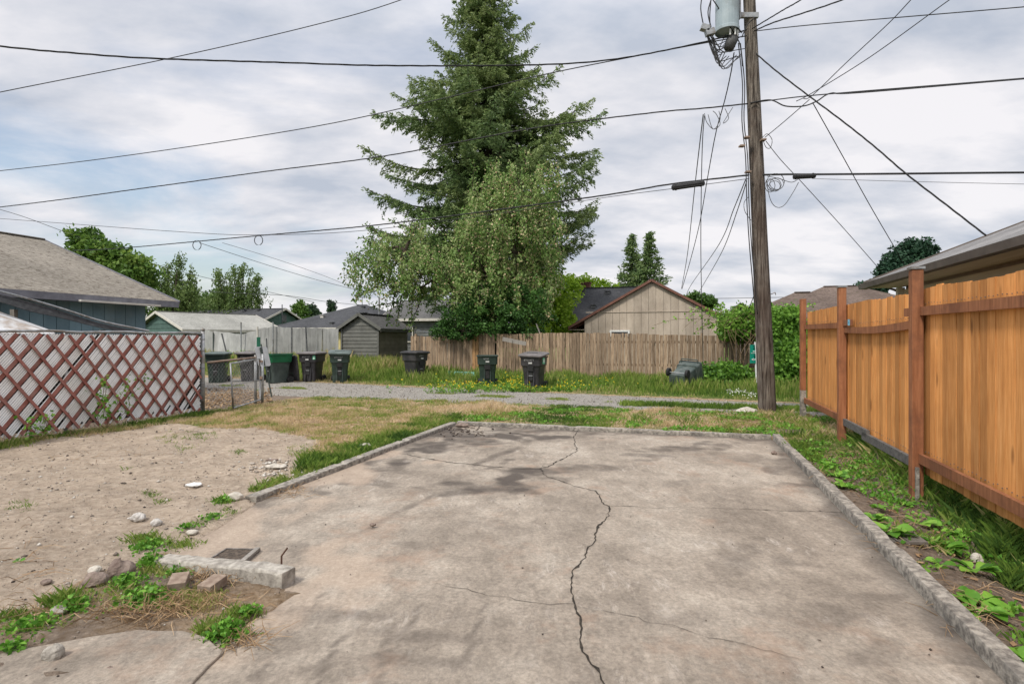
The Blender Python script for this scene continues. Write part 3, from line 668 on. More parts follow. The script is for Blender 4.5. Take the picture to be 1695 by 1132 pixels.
def vent(o, x, y, z, h=.22, w=.28, mat=None):
    f = MB(); f.box((x, y, z+h/2), (w, w, h), tp=(.8, .8)); f.box((x, y, z+h), (w*1.25, w*1.25, .04)); f.build('roof_vent', mat or m_dark_metal, o, False)
def win(o, c, n, wd, h, pane=None):
    """a window on a wall: c local centre, n outward 2-D normal"""
    n = Vector((n[0], n[1], 0)); x = Vector((-n.y, n.x, 0)); c = Vector(c); m = Matrix((x, n, Vector((0, 0, 1)))).transposed()
    f = MB()
    for q in (-1, 1):
        f.box(c+x*q*wd/2+n*.03, (.08, .09, h+.08), m); f.box(c+Vector((0, 0, q*h/2))+n*.03, (wd-.08, .09, .08), m)
    f.box(c+n*.025, (.04, .05, h-.08), m)
    wi = f.build('window', m_creamtrim, o, False)
    g = MB(); g.box(c+n*.01, (wd-.08, .02, h-.08), m); g.build('pane', m_glass, wi, False)
aV, aU = math.atan2(cu, su), math.atan2(-su, cu)
# 1 blue house at the left
h1 = house('blue_house', 'blue board house with a mossy brown shingle roof behind the white slatted fence', 'house', -17.05, 11.33, aV, 14, 11, 2.66, 4.76, m_blue, m_roof_left, m_fascia_g, .62, .55, 'v', .30, -.2, seed=11)
f = MB(); f.box((5.2, -5.59, 2.50), (2.2, .10, .05)); f.build('gutter', m_creamtrim, h1, False)
# 2 pale garage with green gable
h2 = house('garage', 'small green gabled garage with a pale worn roof beyond the blue house', 'garage', -20.2, 37.4, math.atan2(.8, .6), 6.4, 7.6, 2.15, 3.30, m_green_sid, m_roof_pale, m_creamtrim, .3, .25, 'h', .28, 0, seed=21)
# 3 green gabled house, dark roof
h3 = house('house', 'dark roofed house whose green gable end has white trim and a little vent', 'house', -23.9, 49.3, aU, 9.6, 7.6, 2.7, 4.2, m_green_sid, m_roof_dark, m_creamtrim, .35, .3, 'h', .3, 0, seed=31)
f = MB(); f.box((4.56, .1, 3.35), (.06, .5, .6)); f.build('gable_vent', m_dark_metal, h3, False)
for x, y in ((-3, -.9), (-1.2, -2.1), (1, -.6), (2.4, -.5)): vent(h3, x, y, 4.2-abs(y)*.39, .15)
f = MB(); f.tube([(4.9, -.6, 0), (4.9, -.6, 4.5)], .04, 6); f.build('mast', m_dark_metal, h3, False)
# 4 dark hip roofed house, yellow wall
h4 = house('house', 'yellow walled house under a broad charcoal hip roof left of the drooping tree', 'house', -11.2, 42, aU, 9.2, 9.4, 2.35, 4.12, m_yellow, m_roof_dark, m_creamtrim, .45, .45, 'v', .3, 0, hip=4.2, seed=41)
for x, y, z in ((.5, -.7, 3.8), (-1.6, -2.6, 3.1), (1.4, -2.0, 3.3), (.1, -4.0, 2.55)): vent(h4, x, y, z, .16, .24, m_creamtrim if x < 0 else None)
f = MB(); f.tube([(0, 0, 4.1), (0, 0, 4.75)], .025, 5); f.tube([(-.55, 0, 4.7), (.55, 0, 4.7)], .02, 5)
for k in range(5): f.tube([(-.5+.25*k, -.14, 4.7), (-.5+.25*k, .14, 4.7)], .015, 4)
f.build('antenna', m_dark_metal, h4, False)
# shed
h5 = house('shed', 'small grey lap sided gabled shed at the left end of the old wooden fence', 'shed', -7.42, 30.6, aV, 3.5, 2.55, 2.12, 2.9, m_greygreen_sid, m_roof_grey, m_greygreen_sid, .22, .18, 'h', .19, -.2, seed=51)
f = MB(); laps(f, (-1.57+.0, -1.085), (1.57, -1.085), -.2, lambda s: 2.05, .19, .01, False, .03, 5); f.build('side_wall', m_sunlit_siding, h5, False)
f = MB()
for y in (-1.07, 1.07): f = MB(); f.box((-1.60, y, 1.0), (.07, .09, 2.3)); f.build('corner_board', m_greygreen_sid, h5, False)
# metal pipe frame next to the shed
o = MB(); p = P(687, 545, 28); q = P(710, 551, 27); o.tube([Vector((p.x, p.y, .2)), p, q, Vector((q.x, q.y, .2))], .03, 6)
tag(o.build('pipe_frame', m_galv), 'thin white pipe frame standing between the grey shed and old fence', 'frame')
# 5 grey house behind the drooping tree
h6 = house('house', 'low grey house with pale eaves half hidden behind the drooping tree', 'house', -5.0, 40.5, aU, 6.4, 7, 2.95, 4.4, m_greywall, m_roof_grey, m_creamtrim, .4, .4, 'h', .2, 0, seed=61)
win(h6, (-1.4, -3.14, 1.9), (0, -1), 1.2, 1.0)
f = MB(); f.tube([(-2.9, -3.9, 0), (-2.9, -3.9, 4.4)], .05, 6); tag(f.build('mast_pole', m_galv, h6, False))
# 6 beige gable house
c6 = Vector((6.46, 26, 0))+LV(0, 2.6)
h7 = house('beige_house', 'beige board sided gable end rising above the old wooden fence', 'house', c6.x, c6.y, aV, 5.5, 7.7, 2.16, 4.33, m_tan, m_roof_dark, m_redtrim, .75, .14, 'v', .33, -.1, seed=71)
f = MB(); f.box((-2.645, 0, 2.84), (.02, 6.1, .045)); f.build('trim_band', m_tan, h7, False)
for k in range(5): f = MB(); f.beam((-2.2+k*1.0, 3.05, 2.48), (-2.2+k*1.0, 3.82, 2.06), .09, .14); f.build('rafter', m_redtrim, h7, False)
f = MB()
for q in (-1, 1): f.box((-2.67, 1.45+q*.42, 1.80), (.06, .08, .22))
f.box((-2.67, 1.45, 1.95), (.06, .92, .08)); wi = f.build('window', m_white, h7, False)
f = MB(); f.box((-2.645, 1.45, 1.78), (.02, .76, .24)); f.build('pane', m_glass, wi, False)
h7b = house('house', 'charcoal roofed house with a brick chimney behind the beige gable', 'house', 6.25, 33.75, aU, 5.0, 8.2, 2.5, 4.68, m_greywall, m_roof_dark, m_brown, .4, .4, 'h', .2, 0, seed=81)
for x, y in ((-1.9, -.6), (-.4, -.8), (1.6, -.5), (-1.0, -2.5)): vent(h7b, x, y, 4.68-abs(y)*.53-.03, .17, .28, m_dark_metal)
f = MB(); f.box((-1.9, .35, 4.7), (.6, .5, .7)); f.box((-1.9, .35, 5.02), (.7, .6, .07)); f.build('chimney', m_chimney, h7b, False)
f = MB(); laps(f, (-2.1, -3.74), (-.6, -3.74), 0, lambda s: 2.5, .25, .012, True, .04, 3); f.build('porch_wall', M('pale_green_wall', (.30, .34, .27), (.40, .43, .36), 3), h7b, False)
# 7, 8 brown roofs at the right
h8 = house('garage', 'low brown garage with a mossy shake hip roof beyond the vines', 'garage', 12.5, 24.2, aU, 6.0, 5.6, 2.38, 3.58, m_pinkwall, m_roof_brown, m_brown, .35, .35, 'h', .25, 0, hip=2.7, seed=91)
h9 = house('house', 'brown hip roofed house behind the far end of the orange fence', 'house', 17.2, 29.5, aU, 9.5, 8.6, 2.5, 4.35, m_pinkwall, m_roof_brown, m_brown, .4, .4, 'h', .25, 0, hip=4.0, seed=95)
# 9 neighbour's house above the orange fence
c9 = LV(9.36, 6.75)
h10 = house('neighbour_house', 'neighbouring house with a long brown gutter above the orange fence', 'house', c9.x, c9.y, aV, 17.4, 10, 2.93, 4.95, m_pinkwall, m_roof_right, m_brown, .75, .35, 'h', .25, -.1, seed=99)
f = MB()
prof = [(-.0, 0), (.11, 0), (.13, .12), (.115, .125), (.095, .02), (0, .02)]
rings = [[Vector((x, 5.03+q, 2.76+z)) for q, z in prof] for x in (-8.65, 8.72)]
f.loft(rings); f.build('gutter', m_brown, h10, False)
f = MB(); f.box((8.3, 4.40, 1.35), (.14, .14, 2.8)); f.build('corner_post', m_creamtrim, h10, False)
f = MB(); f.box((0, 4.30, 2.60), (16.5, .12, .20)); f.build('frieze_board', m_soffit, h10, False)
# SECTION: LEFT SHEDS
# white sheet metal roof of a lean-to just behind the slatted fence
t = thing('lean_to', (G(0, 700).x-4.2, 9.6, 0), 'white sheet metal lean-to roof strewn with dead leaves behind the slatted fence', 'lean-to')
f = MB(); A = P(-60, 478, 9.6); B = P(90, 549, 12.2); Cc = P(-40, 560, 9.2)
pts = [P(-160, 466, 10.4), P(-5, 514, 11.6), P(88, 548, 11.6), P(95, 556, 10.4), P(-160, 570, 8.6)]
f.slab(pts[:1]+pts[1:], .03)
f.build('roof', m_white_roof, t)
f = MB()
for pp in (P(60, 552, 10.8), P(-120, 540, 10.4), P(-120, 540, 9.0)): f.box((pp.x, pp.y, pp.z/2-.05), (.1, .1, pp.z-.1))
f.build('post', m_greyboard, t)
# sagging dark roof edge across the blue wall
t = thing('carport', (-9.4, 11.3, 0), 'sagging dark carport edge drooping in front of the blue wall', 'carport')
top = catmull([P(-160, 452, 9.6), P(-60, 474, 10.5), P(0, 487, 11.2), P(50, 500, 11.8), (P(105, 516, 12.4)), P(170, 536, 13.0), P(245, 551, 13.8)], 5)
bot = catmull([P(-160, 464, 9.6), P(-60, 487, 10.5), P(0, 499, 11.2), P(50, 515, 11.8), (P(105, 527, 12.4)), P(170, 543, 13.0), P(245, 556, 13.8)], 5)
f = MB(); inw = LV(-1, 0)
rings = [[a, b, b+inw*.05, a+inw*.05] for a, b in zip(top, bot)]; f.loft(rings); f.build('sagging_gutter', m_dark_metal, t)
f = MB(); f.loft([[a-Vector((0, 0, .02)), a-Vector((0, 0, .06)), a+inw*.3+Vector((0, 0, -.02)), a+inw*.3+Vector((0, 0, .02))] for a in top]); f.build('roof', m_fascia_g, t)
f = MB(); f.tube([p+Vector((0, 0, .05))-inw*.03 for p in top], .025, 6); f.build('edge_pipe', m_galv, t)
f = MB()
for i in (4, 14, 26):
    a = bot[min(i, len(bot)-1)]+inw*.3; f.box((a.x, a.y, a.z/2), (.09, .09, a.z))
f.build('post', m_greyboard, t)
# SECTION: FENCES
def clipline(a, b, s0, s1, z0f, z1):
    """clip the segment a-b (s, z) to the panel"""
    n = 60; ins = []
    for i in range(n+1):
        s = a[0]+(b[0]-a[0])*i/n; z = a[1]+(b[1]-a[1])*i/n
        if s0 <= s <= s1 and z0f <= z <= z1: ins.append((s, z))
    return (ins[0], ins[-1]) if len(ins) > 1 else None
def white_fence():
    U0, Va, Vb, H = -9.64, 3.6, 9.56, 1.66
    o = thing('slatted_fence', LV(U0, Vb), 'chain link fence woven with white slats and crossed by red brown ones', 'fence')
    rng = random.Random(4); ln = Vb-Va; gb = lambda v: gz(*LV(U0, v)[:2])
    W = lambda s, z, off=0: LV(U0+off, Va+s, z)
    wh, rd, rb, ch = MB(), MB(), MB(), MB()
    s = -H*.85-.1
    while s < ln:
        for k in range(7):
            red = k == 6; wd = .060 if red else .0258; step = .084 if red else .042
            tilt = rng.uniform(-.003, .003); z0 = .04+gb(Va+max(0, min(ln, s)))*1+rng.uniform(0, .05)
            if s > ln*.45 and rng.random() < .25: z0 += rng.uniform(.05, .3)
            c = clipline((s-.042, -.05), (s+(H+.1)*.84+tilt, H+.1), 0, ln-.06, z0, H-rng.uniform(0, .012))
            if c and not (not red and rng.random() < .02):
                (a0, a1), (b0, b1) = c; off = .0 if not red else .006
                A, B = W(a0, a1, off), W(b0, b1, off)
                (rd if red else wh).beam(A, B, wd, .006, LV(1, 0), rng.random()*.6+.3*nz(s, 0, .9)+.2)
            s += step
    s = 0.1
    while s < ln+H*.8:
        wob = rng.uniform(-.02, .02)
        c = clipline((s, -.05), (s-(H+.1)*.76+wob, H+.05), 0.02, ln-.05, .05, H-.02)
        if c:
            (a0, a1), (b0, b1) = c; n = 7
            pts = [W(a0+(b0-a0)*i/n, a1+(b1-a1)*i/n, .026+.006*rng.uniform(-1, 1)) for i in range(n+1)]
            for p, q in zip(pts, pts[1:]): rb.beam(p, q, .042, .014, LV(1, 0), .3+.5*rng.random())
        s += .337
    s = 0
    while s < ln+H:
        c = clipline((s, 0), (s-H, H), 0, ln, .03, H)
        if c: ch.beam(W(*c[0], -.012), W(*c[1], -.012), .004, .004, LV(1, 0))
        s += .085
    f = MB(); f.beam(W(0, H/2+.05, -.05), W(ln, H/2+.05, -.05), .01, H-.14, (0, 0, 1)); f.build('gap_shade', m_gap_shade, o)  # dark sheet added behind the slats for the shade in their gaps
    wh.build('white_slats', m_slat_white, o); rd.build('red_slats', m_slat_red, o); rb.build('cross_slats', m_slat_red, o); ch.build('chain_mesh', m_chain, o)
    f = MB(); pts = [W(ln*i/14, H+.02+.012*math.sin(i*2.1)) for i in range(15)]; f.tube(pts, .021, 8); f.build('top_rail', m_galv, o, smooth=True)
    for s, r, h in ((ln, .038, H+.08), (3.2, .028, H), (.4, .028, H)):
        f = MB(); b = W(s, 0, -.03 if s < ln else 0); g = b.z; f.tube([b-Vector((0, 0, .1)), b+Vector((0, 0, h))], r, 12); po = f.build('post', m_galv, o, smooth=True)
        if s == ln:
            f = MB(); f.loft([[b+Vector((math.cos(a)*q, math.sin(a)*q, z)) for a in [k*math.pi/6 for k in range(12)]] for q, z in ((.045, h), (.045, h+.02), (.03, h+.045), (.006, h+.055))]); f.build('post_cap', m_galv, po, smooth=True)
            for z in (.25, .62, .95, 1.3, 1.55):
                f = MB(); f.tube([b+Vector((0, 0, z)), b+Vector((0, 0, z+.02))], .044, 12); f.build('band', m_galv, po, smooth=True)
    f = MB(); f.beam(W(ln-.05, .06, 0), W(ln-.05, H-.02, 0), .006, .02, LV(1, 0)); f.build('tension_bar', m_galv, o)
white_fence()
def chainmesh(mb, A, B, z0, z1, sp=.10, r=.0014):
    """chain link between the plan points A, B"""
    d = (B-A); ln = d.length; d.normalize(); n = Vector((d.y, -d.x, 0)); h = z1-z0
    for sg in (1, -1):
        s = -h
        while s < ln+h:
            a, b = ((s, z0), (s+h, z1)) if sg > 0 else ((s, z1), (s+h, z0))
            c = None; ins = []
            for i in range(41):
                q = a[0]+(b[0]-a[0])*i/40
                if 0 <= q <= ln: ins.append((q, a[1]+(b[1]-a[1])*i/40))
            if len(ins) > 1:
                P0 = A+d*ins[0][0]; P1 = A+d*ins[-1][0]
                mb.beam(Vector((P0.x, P0.y, ins[0][1]))+n*.002*sg, Vector((P1.x, P1.y, ins[-1][1]))+n*.002*sg, r*2, r*2)
            s += sp
A0, B0 = LV(-9.62, 9.66), LV(-9.72, 11.2)
t = thing('chain_link_fence', B0, 'low chain link fence with a rusty top rail right of the slatted fence', 'fence')
f = MB(); chainmesh(f, A0, B0, .04, 1.05); f.build('chain_mesh', m_chain, t)
f = MB(); f.tube([A0+Vector((0, 0, 1.06)), B0+Vector((0, 0, 1.12))], .022, 8); f.build('top_rail', m_galv_rust, t, smooth=True)
f = MB(); f.tube([B0-Vector((0, 0, .1)), B0+Vector((0, 0, 1.18))], .032, 10); f.build('post', m_galv, t, smooth=True)
ga, gb_ = G(386, 680), G(431, 667); ga.z = gb_.z = 0
t = thing('gate', ga, 'small silver chain link gate standing open against the low fence', 'gate')
f = MB(); f.tube([ga+Vector((0, 0, .06)), ga+Vector((-.06, 0, 1.03)), gb_+Vector((-.02, 0, 1.08)), gb_+Vector((0, 0, .08)), ga+Vector((0, 0, .06))], .02, 8)
f.tube([ga+Vector((-.03, 0, .55)), gb_+Vector((0, 0, .58))], .010, 6); f.build('gate_frame', m_galv, t, smooth=True)
f = MB(); chainmesh(f, ga, gb_, .08, 1.04); f.build('chain_mesh', m_chain, t)
f = MB(); f.tube([gb_+Vector((.05, .0, -.1)), gb_+Vector((.05, .02, 1.2))], .03, 10); f.build('gate_post', m_galv, t, smooth=True)
f = MB(); f.box(gb_+Vector((.03, -.02, .62)), (.06, .05, .07)); f.box(gb_+Vector((.03, -.02, 1.02)), (.07, .05, .05)); f.build('hinge', m_galv_rust, t)
# leaning sign
b = G(451, 657); tp_ = b+Vector((-.33, .05, 1.42)); dn = (tp_-b).normalized()
t = thing('leaning_sign', b, 'metal alley sign on a leaning thin green post, turned away beside the gate', 'sign')
f = MB(); f.beam(b-Vector((0, 0, .1)), tp_, .035, .02); f.build('post', m_greygreen, t)
f = MB(); c = b+dn*1.12+Vector((-.01, -.03, 0)); sx = Vector((.45, .89, 0)); sy = dn
cor = [c+sx*q[0]+sy*q[1] for q in [(-.20, -.23), (-.16, -.27), (.16, -.27), (.20, -.23), (.20, .23), (.16, .27), (-.16, .27), (-.20, .23)]]
f.prism(cor, sx.cross(sy)*-.006); f.build('sign_plate', m_signback, t)
f = MB(); f.beam(c-dn*.25+Vector((0, -.03, 0)), c+dn*.25+Vector((0, -.03, 0)), .05, .02); f.build('bracket', m_greygreen, t)
# grey sheet fence
def sheet_fence():
    o = thing('sheet_fence', P(450, 600, 28)-Vector((0, 0, P(450, 600, 28).z)), 'tall fence of streaky grey fibreglass sheets behind the bins at the left', 'fence')
    rng = random.Random(8)
    xs = [(338, 545, 31.5), (352, 549, 31), (397, 553, 30.2), (428, 545, 29.8), (452, 541, 29.6), (483, 543, 29.3), (505, 543, 29), (533, 543, 28.7), (560, 544, 28.4)]
    for i, (a, b) in enumerate(zip(xs, xs[1:])):
        A = P(a[0], a[1]+rng.uniform(-1, 1), a[2]); B = P(b[0], b[1], b[2]); f = MB(); n = 14; rings = []
        for k in range(n+1):
            p = A.lerp(B, k/n); wv = .008*math.sin(k*1.7+i)+.05*nz(k*.15, i, 1)
            off = Vector((0, wv+rng.uniform(-.01, .01)+(.02*(i % 2)), 0)); zb = gz(p.x, p.y)-.1
            topz = p.z+.015*math.sin(k*.9+i)
            rings.append([Vector((p.x, p.y, zb))+off, Vector((p.x, p.y, topz))+off+Vector((0, .1*(i in (1, 2)), 0)), Vector((p.x, p.y+.02, topz))+off+Vector((0, .1*(i in (1, 2)), 0)), Vector((p.x, p.y+.02, zb))+off])
        f.loft(rings, t=[.95, 1., .9, .75, .45, .6, .35, .5][i]); f.build('sheet_panel', m_sheet, o)
    for px, top, lean in ((483, 541, 0), (506, 540, .15), (441, 560, .1), (367, 552, .55)):
        p = P(px, top, 28.3 if px > 470 else 29.2); f = MB(); f.tube([Vector((p.x+lean*.8, p.y, .1)), p], .035, 6); f.build('post', m_dark_metal, o)
    for px, Y in ((399, 30), (452, 29.4)):
        p = P(px, 541, Y); f = MB(); f.tube([Vector((p.x, p.y, .1)), p+Vector((0, 0, .25))], .035, 6); f.build('post', m_galv, o)
sheet_fence()
b = P(428, 560, 25.5); t = thing('marker_post', Vector((b.x, b.y, .2)), 'narrow green and white marker post in front of the grey sheets', 'post')
f = MB(); f.beam(Vector((b.x, b.y, .1)), P(426, 541, 25.5), .09, .05); f.build('post', m_creamtrim, t)
f = MB(); f.box(P(428, 568, 25.45), (.16, .03, .55)); f.build('sign_plate', M('marker_green', (.01, .09, .05), (.02, .13, .08), 5), t)
# old wooden fence
def old_fence():
    UA, UB = -11.05, 6.9; V0 = 22.55
    UA = UV(P(683, 0, 25).x, 25)[0]
    o = thing('board_fence', LV((UA+UB)/2, V0), 'long weathered brown board fence running along the far side of the alley', 'fence')
    rng = random.Random(2); u = UA; segs = []; f = MB(); top0 = 1.78; px_prev = 0; k = 0; cnt = 0
    special = MB(); dark = None
    while u < UB:
        wd = rng.choice([.135, .14, .142, .14, .15, .12]); c = LV(u+wd/2, V0+rng.uniform(-.012, .012)); px = CX+F*c.x/c.y; Y = c.y
        rows = [(680, 556), (705, 557), (745, 557), (800, 552), (850, 553), (900, 551), (1000, 551), (1100, 554), (1150, 555), (1215, 555), (1260, 554), (1400, 556)]
        for (a, ra), (b, rb) in zip(rows, rows[1:]):
            if a <= px < b: r = ra+(rb-ra)*(px-a)/(b-a); break
        else: r = 556
        zt = EYE+(HZ-r)/F*Y+rng.uniform(-.02, .02)
        if 740 < px < 748: zt -= .06
        if 812 < px < 818 and True: u += .06; px_prev = px
        zb = gz(c.x, c.y)-.05
        m = Matrix.Rotation(aU+rng.uniform(-.02, .02), 3, 'Z') @ Matrix.Rotation(rng.uniform(-.012, .012), 3, 'Y')
        tgt = special if 781 < px < 794 else f
        tt = rng.uniform(0, .9)
        if 738 < px < 746 or 1010 < px < 1016 or px < 690: tt = .95
        tgt.box((c.x, c.y, (zt+zb)/2), (wd-.012, .02, zt-zb), m, tt)
        u += wd+(.004 if rng.random() < .85 else .014); cnt += 1
        if cnt % 36 == 0: f.build('board_panel', m_oldwood, o); f = MB()
    if f.v: f.build('board_panel', m_oldwood, o)
    special.build('newer_boards', m_neworange, o)
    for z in (.55, 1.45):
        f = MB(); f.beam(LV(UA, V0+.05, z), LV(UB, V0+.05, z), .04, .09); f.build('rail', m_oldwood, o)
    u = UA+.2
    while u < UB: f = MB(); p = LV(u, V0+.1); f.box((p.x, p.y, .9), (.09, .09, 1.8), Matrix.Rotation(aU, 3, 'Z')); f.build('post', m_oldwood, o); u += 2.4
    # nailed-on plank and faint pale lettering
    a, b = P(832, 561, 22.9), P(871, 569, 22.4); f = MB(); f.beam(a, b, .03, .16, (0, 0, 1)); f.build('nailed_plank', m_greyboard, o)
    v, fc = text_geo('AUS', .36); m = Matrix.Translation(LV(4.35, V0-.03, 1.52)) @ Matrix.Rotation(aU, 4, 'Z') @ Matrix.Rotation(R(90), 4, 'X')
    f = MB(); f.add([m @ Vector(q) for q in v], fc); f.build('painted_letters', m_fadewhite, o)
m_fadewhite = M('faded_white_paint', (.24, .22, .18), (.44, .42, .38), 9, .8)
old_fence()
b = P(894, 560, 23.2); f = MB(); f.beam(Vector((b.x+.35, b.y+.1, .9)), P(888, 536, 23.6), .17, .03, (1, -.3, 0)); f.beam(Vector((b.x+.35, b.y+.1, .9)), Vector((b.x+.45, b.y+.1, .2)), .17, .03, (1, -.3, 0))
tag(f.build('leaning_plank', m_greyboard), 'pale plank leaning up above the top of the old board fence', 'plank')
a, b = P(736, 626, 22.6), P(797, 625, 21.6); a.z, b.z = .12, .12; f = MB(); f.beam(a, b, .03, .34); tag(f.build('teal_board', m_teal), 'low teal green board lying along the foot of the old fence', 'board')
# orange fence
def orange_fence():
    UF = 2.41; o = thing('orange_fence', LV(UF, 8.6), 'new orange stained board fence with dark reddish posts beside the slab', 'fence')
    v1, v2, v3 = UV(5.82, 11.26)[1], UV(5.04, 8.6)[1], UV(4.25, 5.92)[1]; v4 = v3-2.72; v5 = v4-2.72
    rng = random.Random(6)
    ps = [(v1, 2.36, .22), (v2, 2.34, .12), (v3, 2.28, .02), (v4, 2.34, -.05), (v5, 2.34, -.05)]
    for k, (v, zt, _) in enumerate(ps):
        b = LV(UF, v); g = gz(b.x, b.y)-.15
        lean = {1: .0, 2: 0}.get(k, 0)
        f = MB(); m = Matrix.Rotation(aU, 3, 'Z'); f.box((b.x, b.y, (g+zt)/2+(.35 if k == 0 else 0)), (.105, .105, zt-g-(.7 if k == 0 else 0)), m, .4+.3*rng.random(), (1., 1.))
        po = f.build('post', m_orange_post, o, bevel=.006)
        if k == 0: f = MB(); f.box((b.x, b.y, (g+.87)/2-.02), (.10, .10, .87-g), m); f.build('bare_post_foot', m_kerb, po)
        if k in (1, 2):
            f = MB(); f.box((b.x, b.y, zt+.02), (.125, .125, .025), m); f.build('post_cap', m_galv, po)
        if k == 2: f = MB(); f.box((b.x-.045, b.y-.08, gz(b.x, b.y)+.08), (.03, .03, .55), m); f.build('stake', m_kerb, po)
    us = UF+.085
    topz = {0: lambda s: 2.13, 1: lambda s: 2.13, 2: lambda s: 2.17, 3: lambda s: 2.17, 4: lambda s: 2.17}
    spans = [(v1-.0, v2, .26, 2.09, 2.09), (v2, v3, .26, 2.08, 2.06), (v3, v4, .14, 2.09, 2.05), (v4, v5, .12, 2.05, 2.05)]
    for k, (va, vb, zb, z1, z2) in enumerate(spans):
        v = va-(.03 if k == 0 else 0); f = MB(); nl = MB(); rz = [(1.80, 1.77, .34, .33), (1.70, 1.72, .30, .23), (1.85, 1.82, .31, .29), (1.82, 1.82, .29, .29)]
        while v > vb+.001:
            wd = rng.uniform(.13, .148); c = LV(us+rng.uniform(-.004, .004), v-wd/2); tt = (va-v)/(va-vb)
            zt = z1+(z2-z1)*tt+rng.uniform(-.012, .012)+(0.006*math.sin(v*3)); b0 = zb+rng.uniform(-.008, .008)
            m = Matrix.Rotation(aU+R(90)+rng.uniform(-.015, .015), 3, 'Z') @ Matrix.Rotation(rng.uniform(-.004, .004), 3, 'Y')
            f.box((c.x, c.y, (zt+b0)/2), (wd-.007, .018, zt-b0), m, rng.random())
            for zn in (rz[k][0]+(rz[k][1]-rz[k][0])*tt, rz[k][2]+(rz[k][3]-rz[k][2])*tt):
                for q in (-.035, .035): nl.box(LV(us-.0115, v-wd/2+q, zn+rng.uniform(.065, .085)), (.007, .007, .007))
            v -= wd
        bp = f.build('board_panel', m_cedar, o); nl.build('nails', m_frame, bp)
    rl = [(v1, v2+.0, 1.80, 1.77, .0), (v2+.0, v3, 1.70, 1.72, -.035), (v3+.38, v4-.4, 1.85, 1.82, 0), (v4-.4, v5, 1.82, 1.82, 0)]
    for k, (a, b, za, zb, sag) in enumerate(rl):
        pts = [LV(UF+.035, a+(b-a)*i/6, za+(zb-za)*i/6+sag*math.sin(math.pi*i/6)) for i in range(7)]; f = MB()
        rings = [[p+LV(sx*.02, 0, sz*.045) for sx, sz in ((-1, -1), (1, -1), (1, 1), (-1, 1))] for p in pts]; f.loft(rings); f.build('rail', m_orange_post, o)
    f = MB(); f.beam(LV(UF+.02, v2+.0, 1.80), LV(UF+.02, v2-.42, 1.80), .035, .09); f.build('rail', m_orange_post, o)
    f = MB(); f.box(LV(UF-.004, v2-.40, 1.80), (.03, .03, .09), Matrix.Rotation(aU, 3, 'Z')); f.build('blue_tag', M('blue_tag', (.02, .2, .32), (.3, .5, .6), 60), o)
    bl = [(v1, v2, .34, .33, m_orange_post), (v2+.0, v2-1.15, .30, .29, m_grey_beam), (v2-.95, v3-.0, .24, .23, m_grey_beam), (v3, v4-.5, .31, .29, m_orange_post), (v4-.5, v5, .29, .29, m_orange_post)]
    for a, b, za, zb, mm in bl:
        f = MB(); f.beam(LV(UF+.025, a, za), LV(UF+.025, b, zb), .042, .10, t=.3); f.build('rail' if mm is m_orange_post else 'grey_beam', mm, o)
orange_fence()
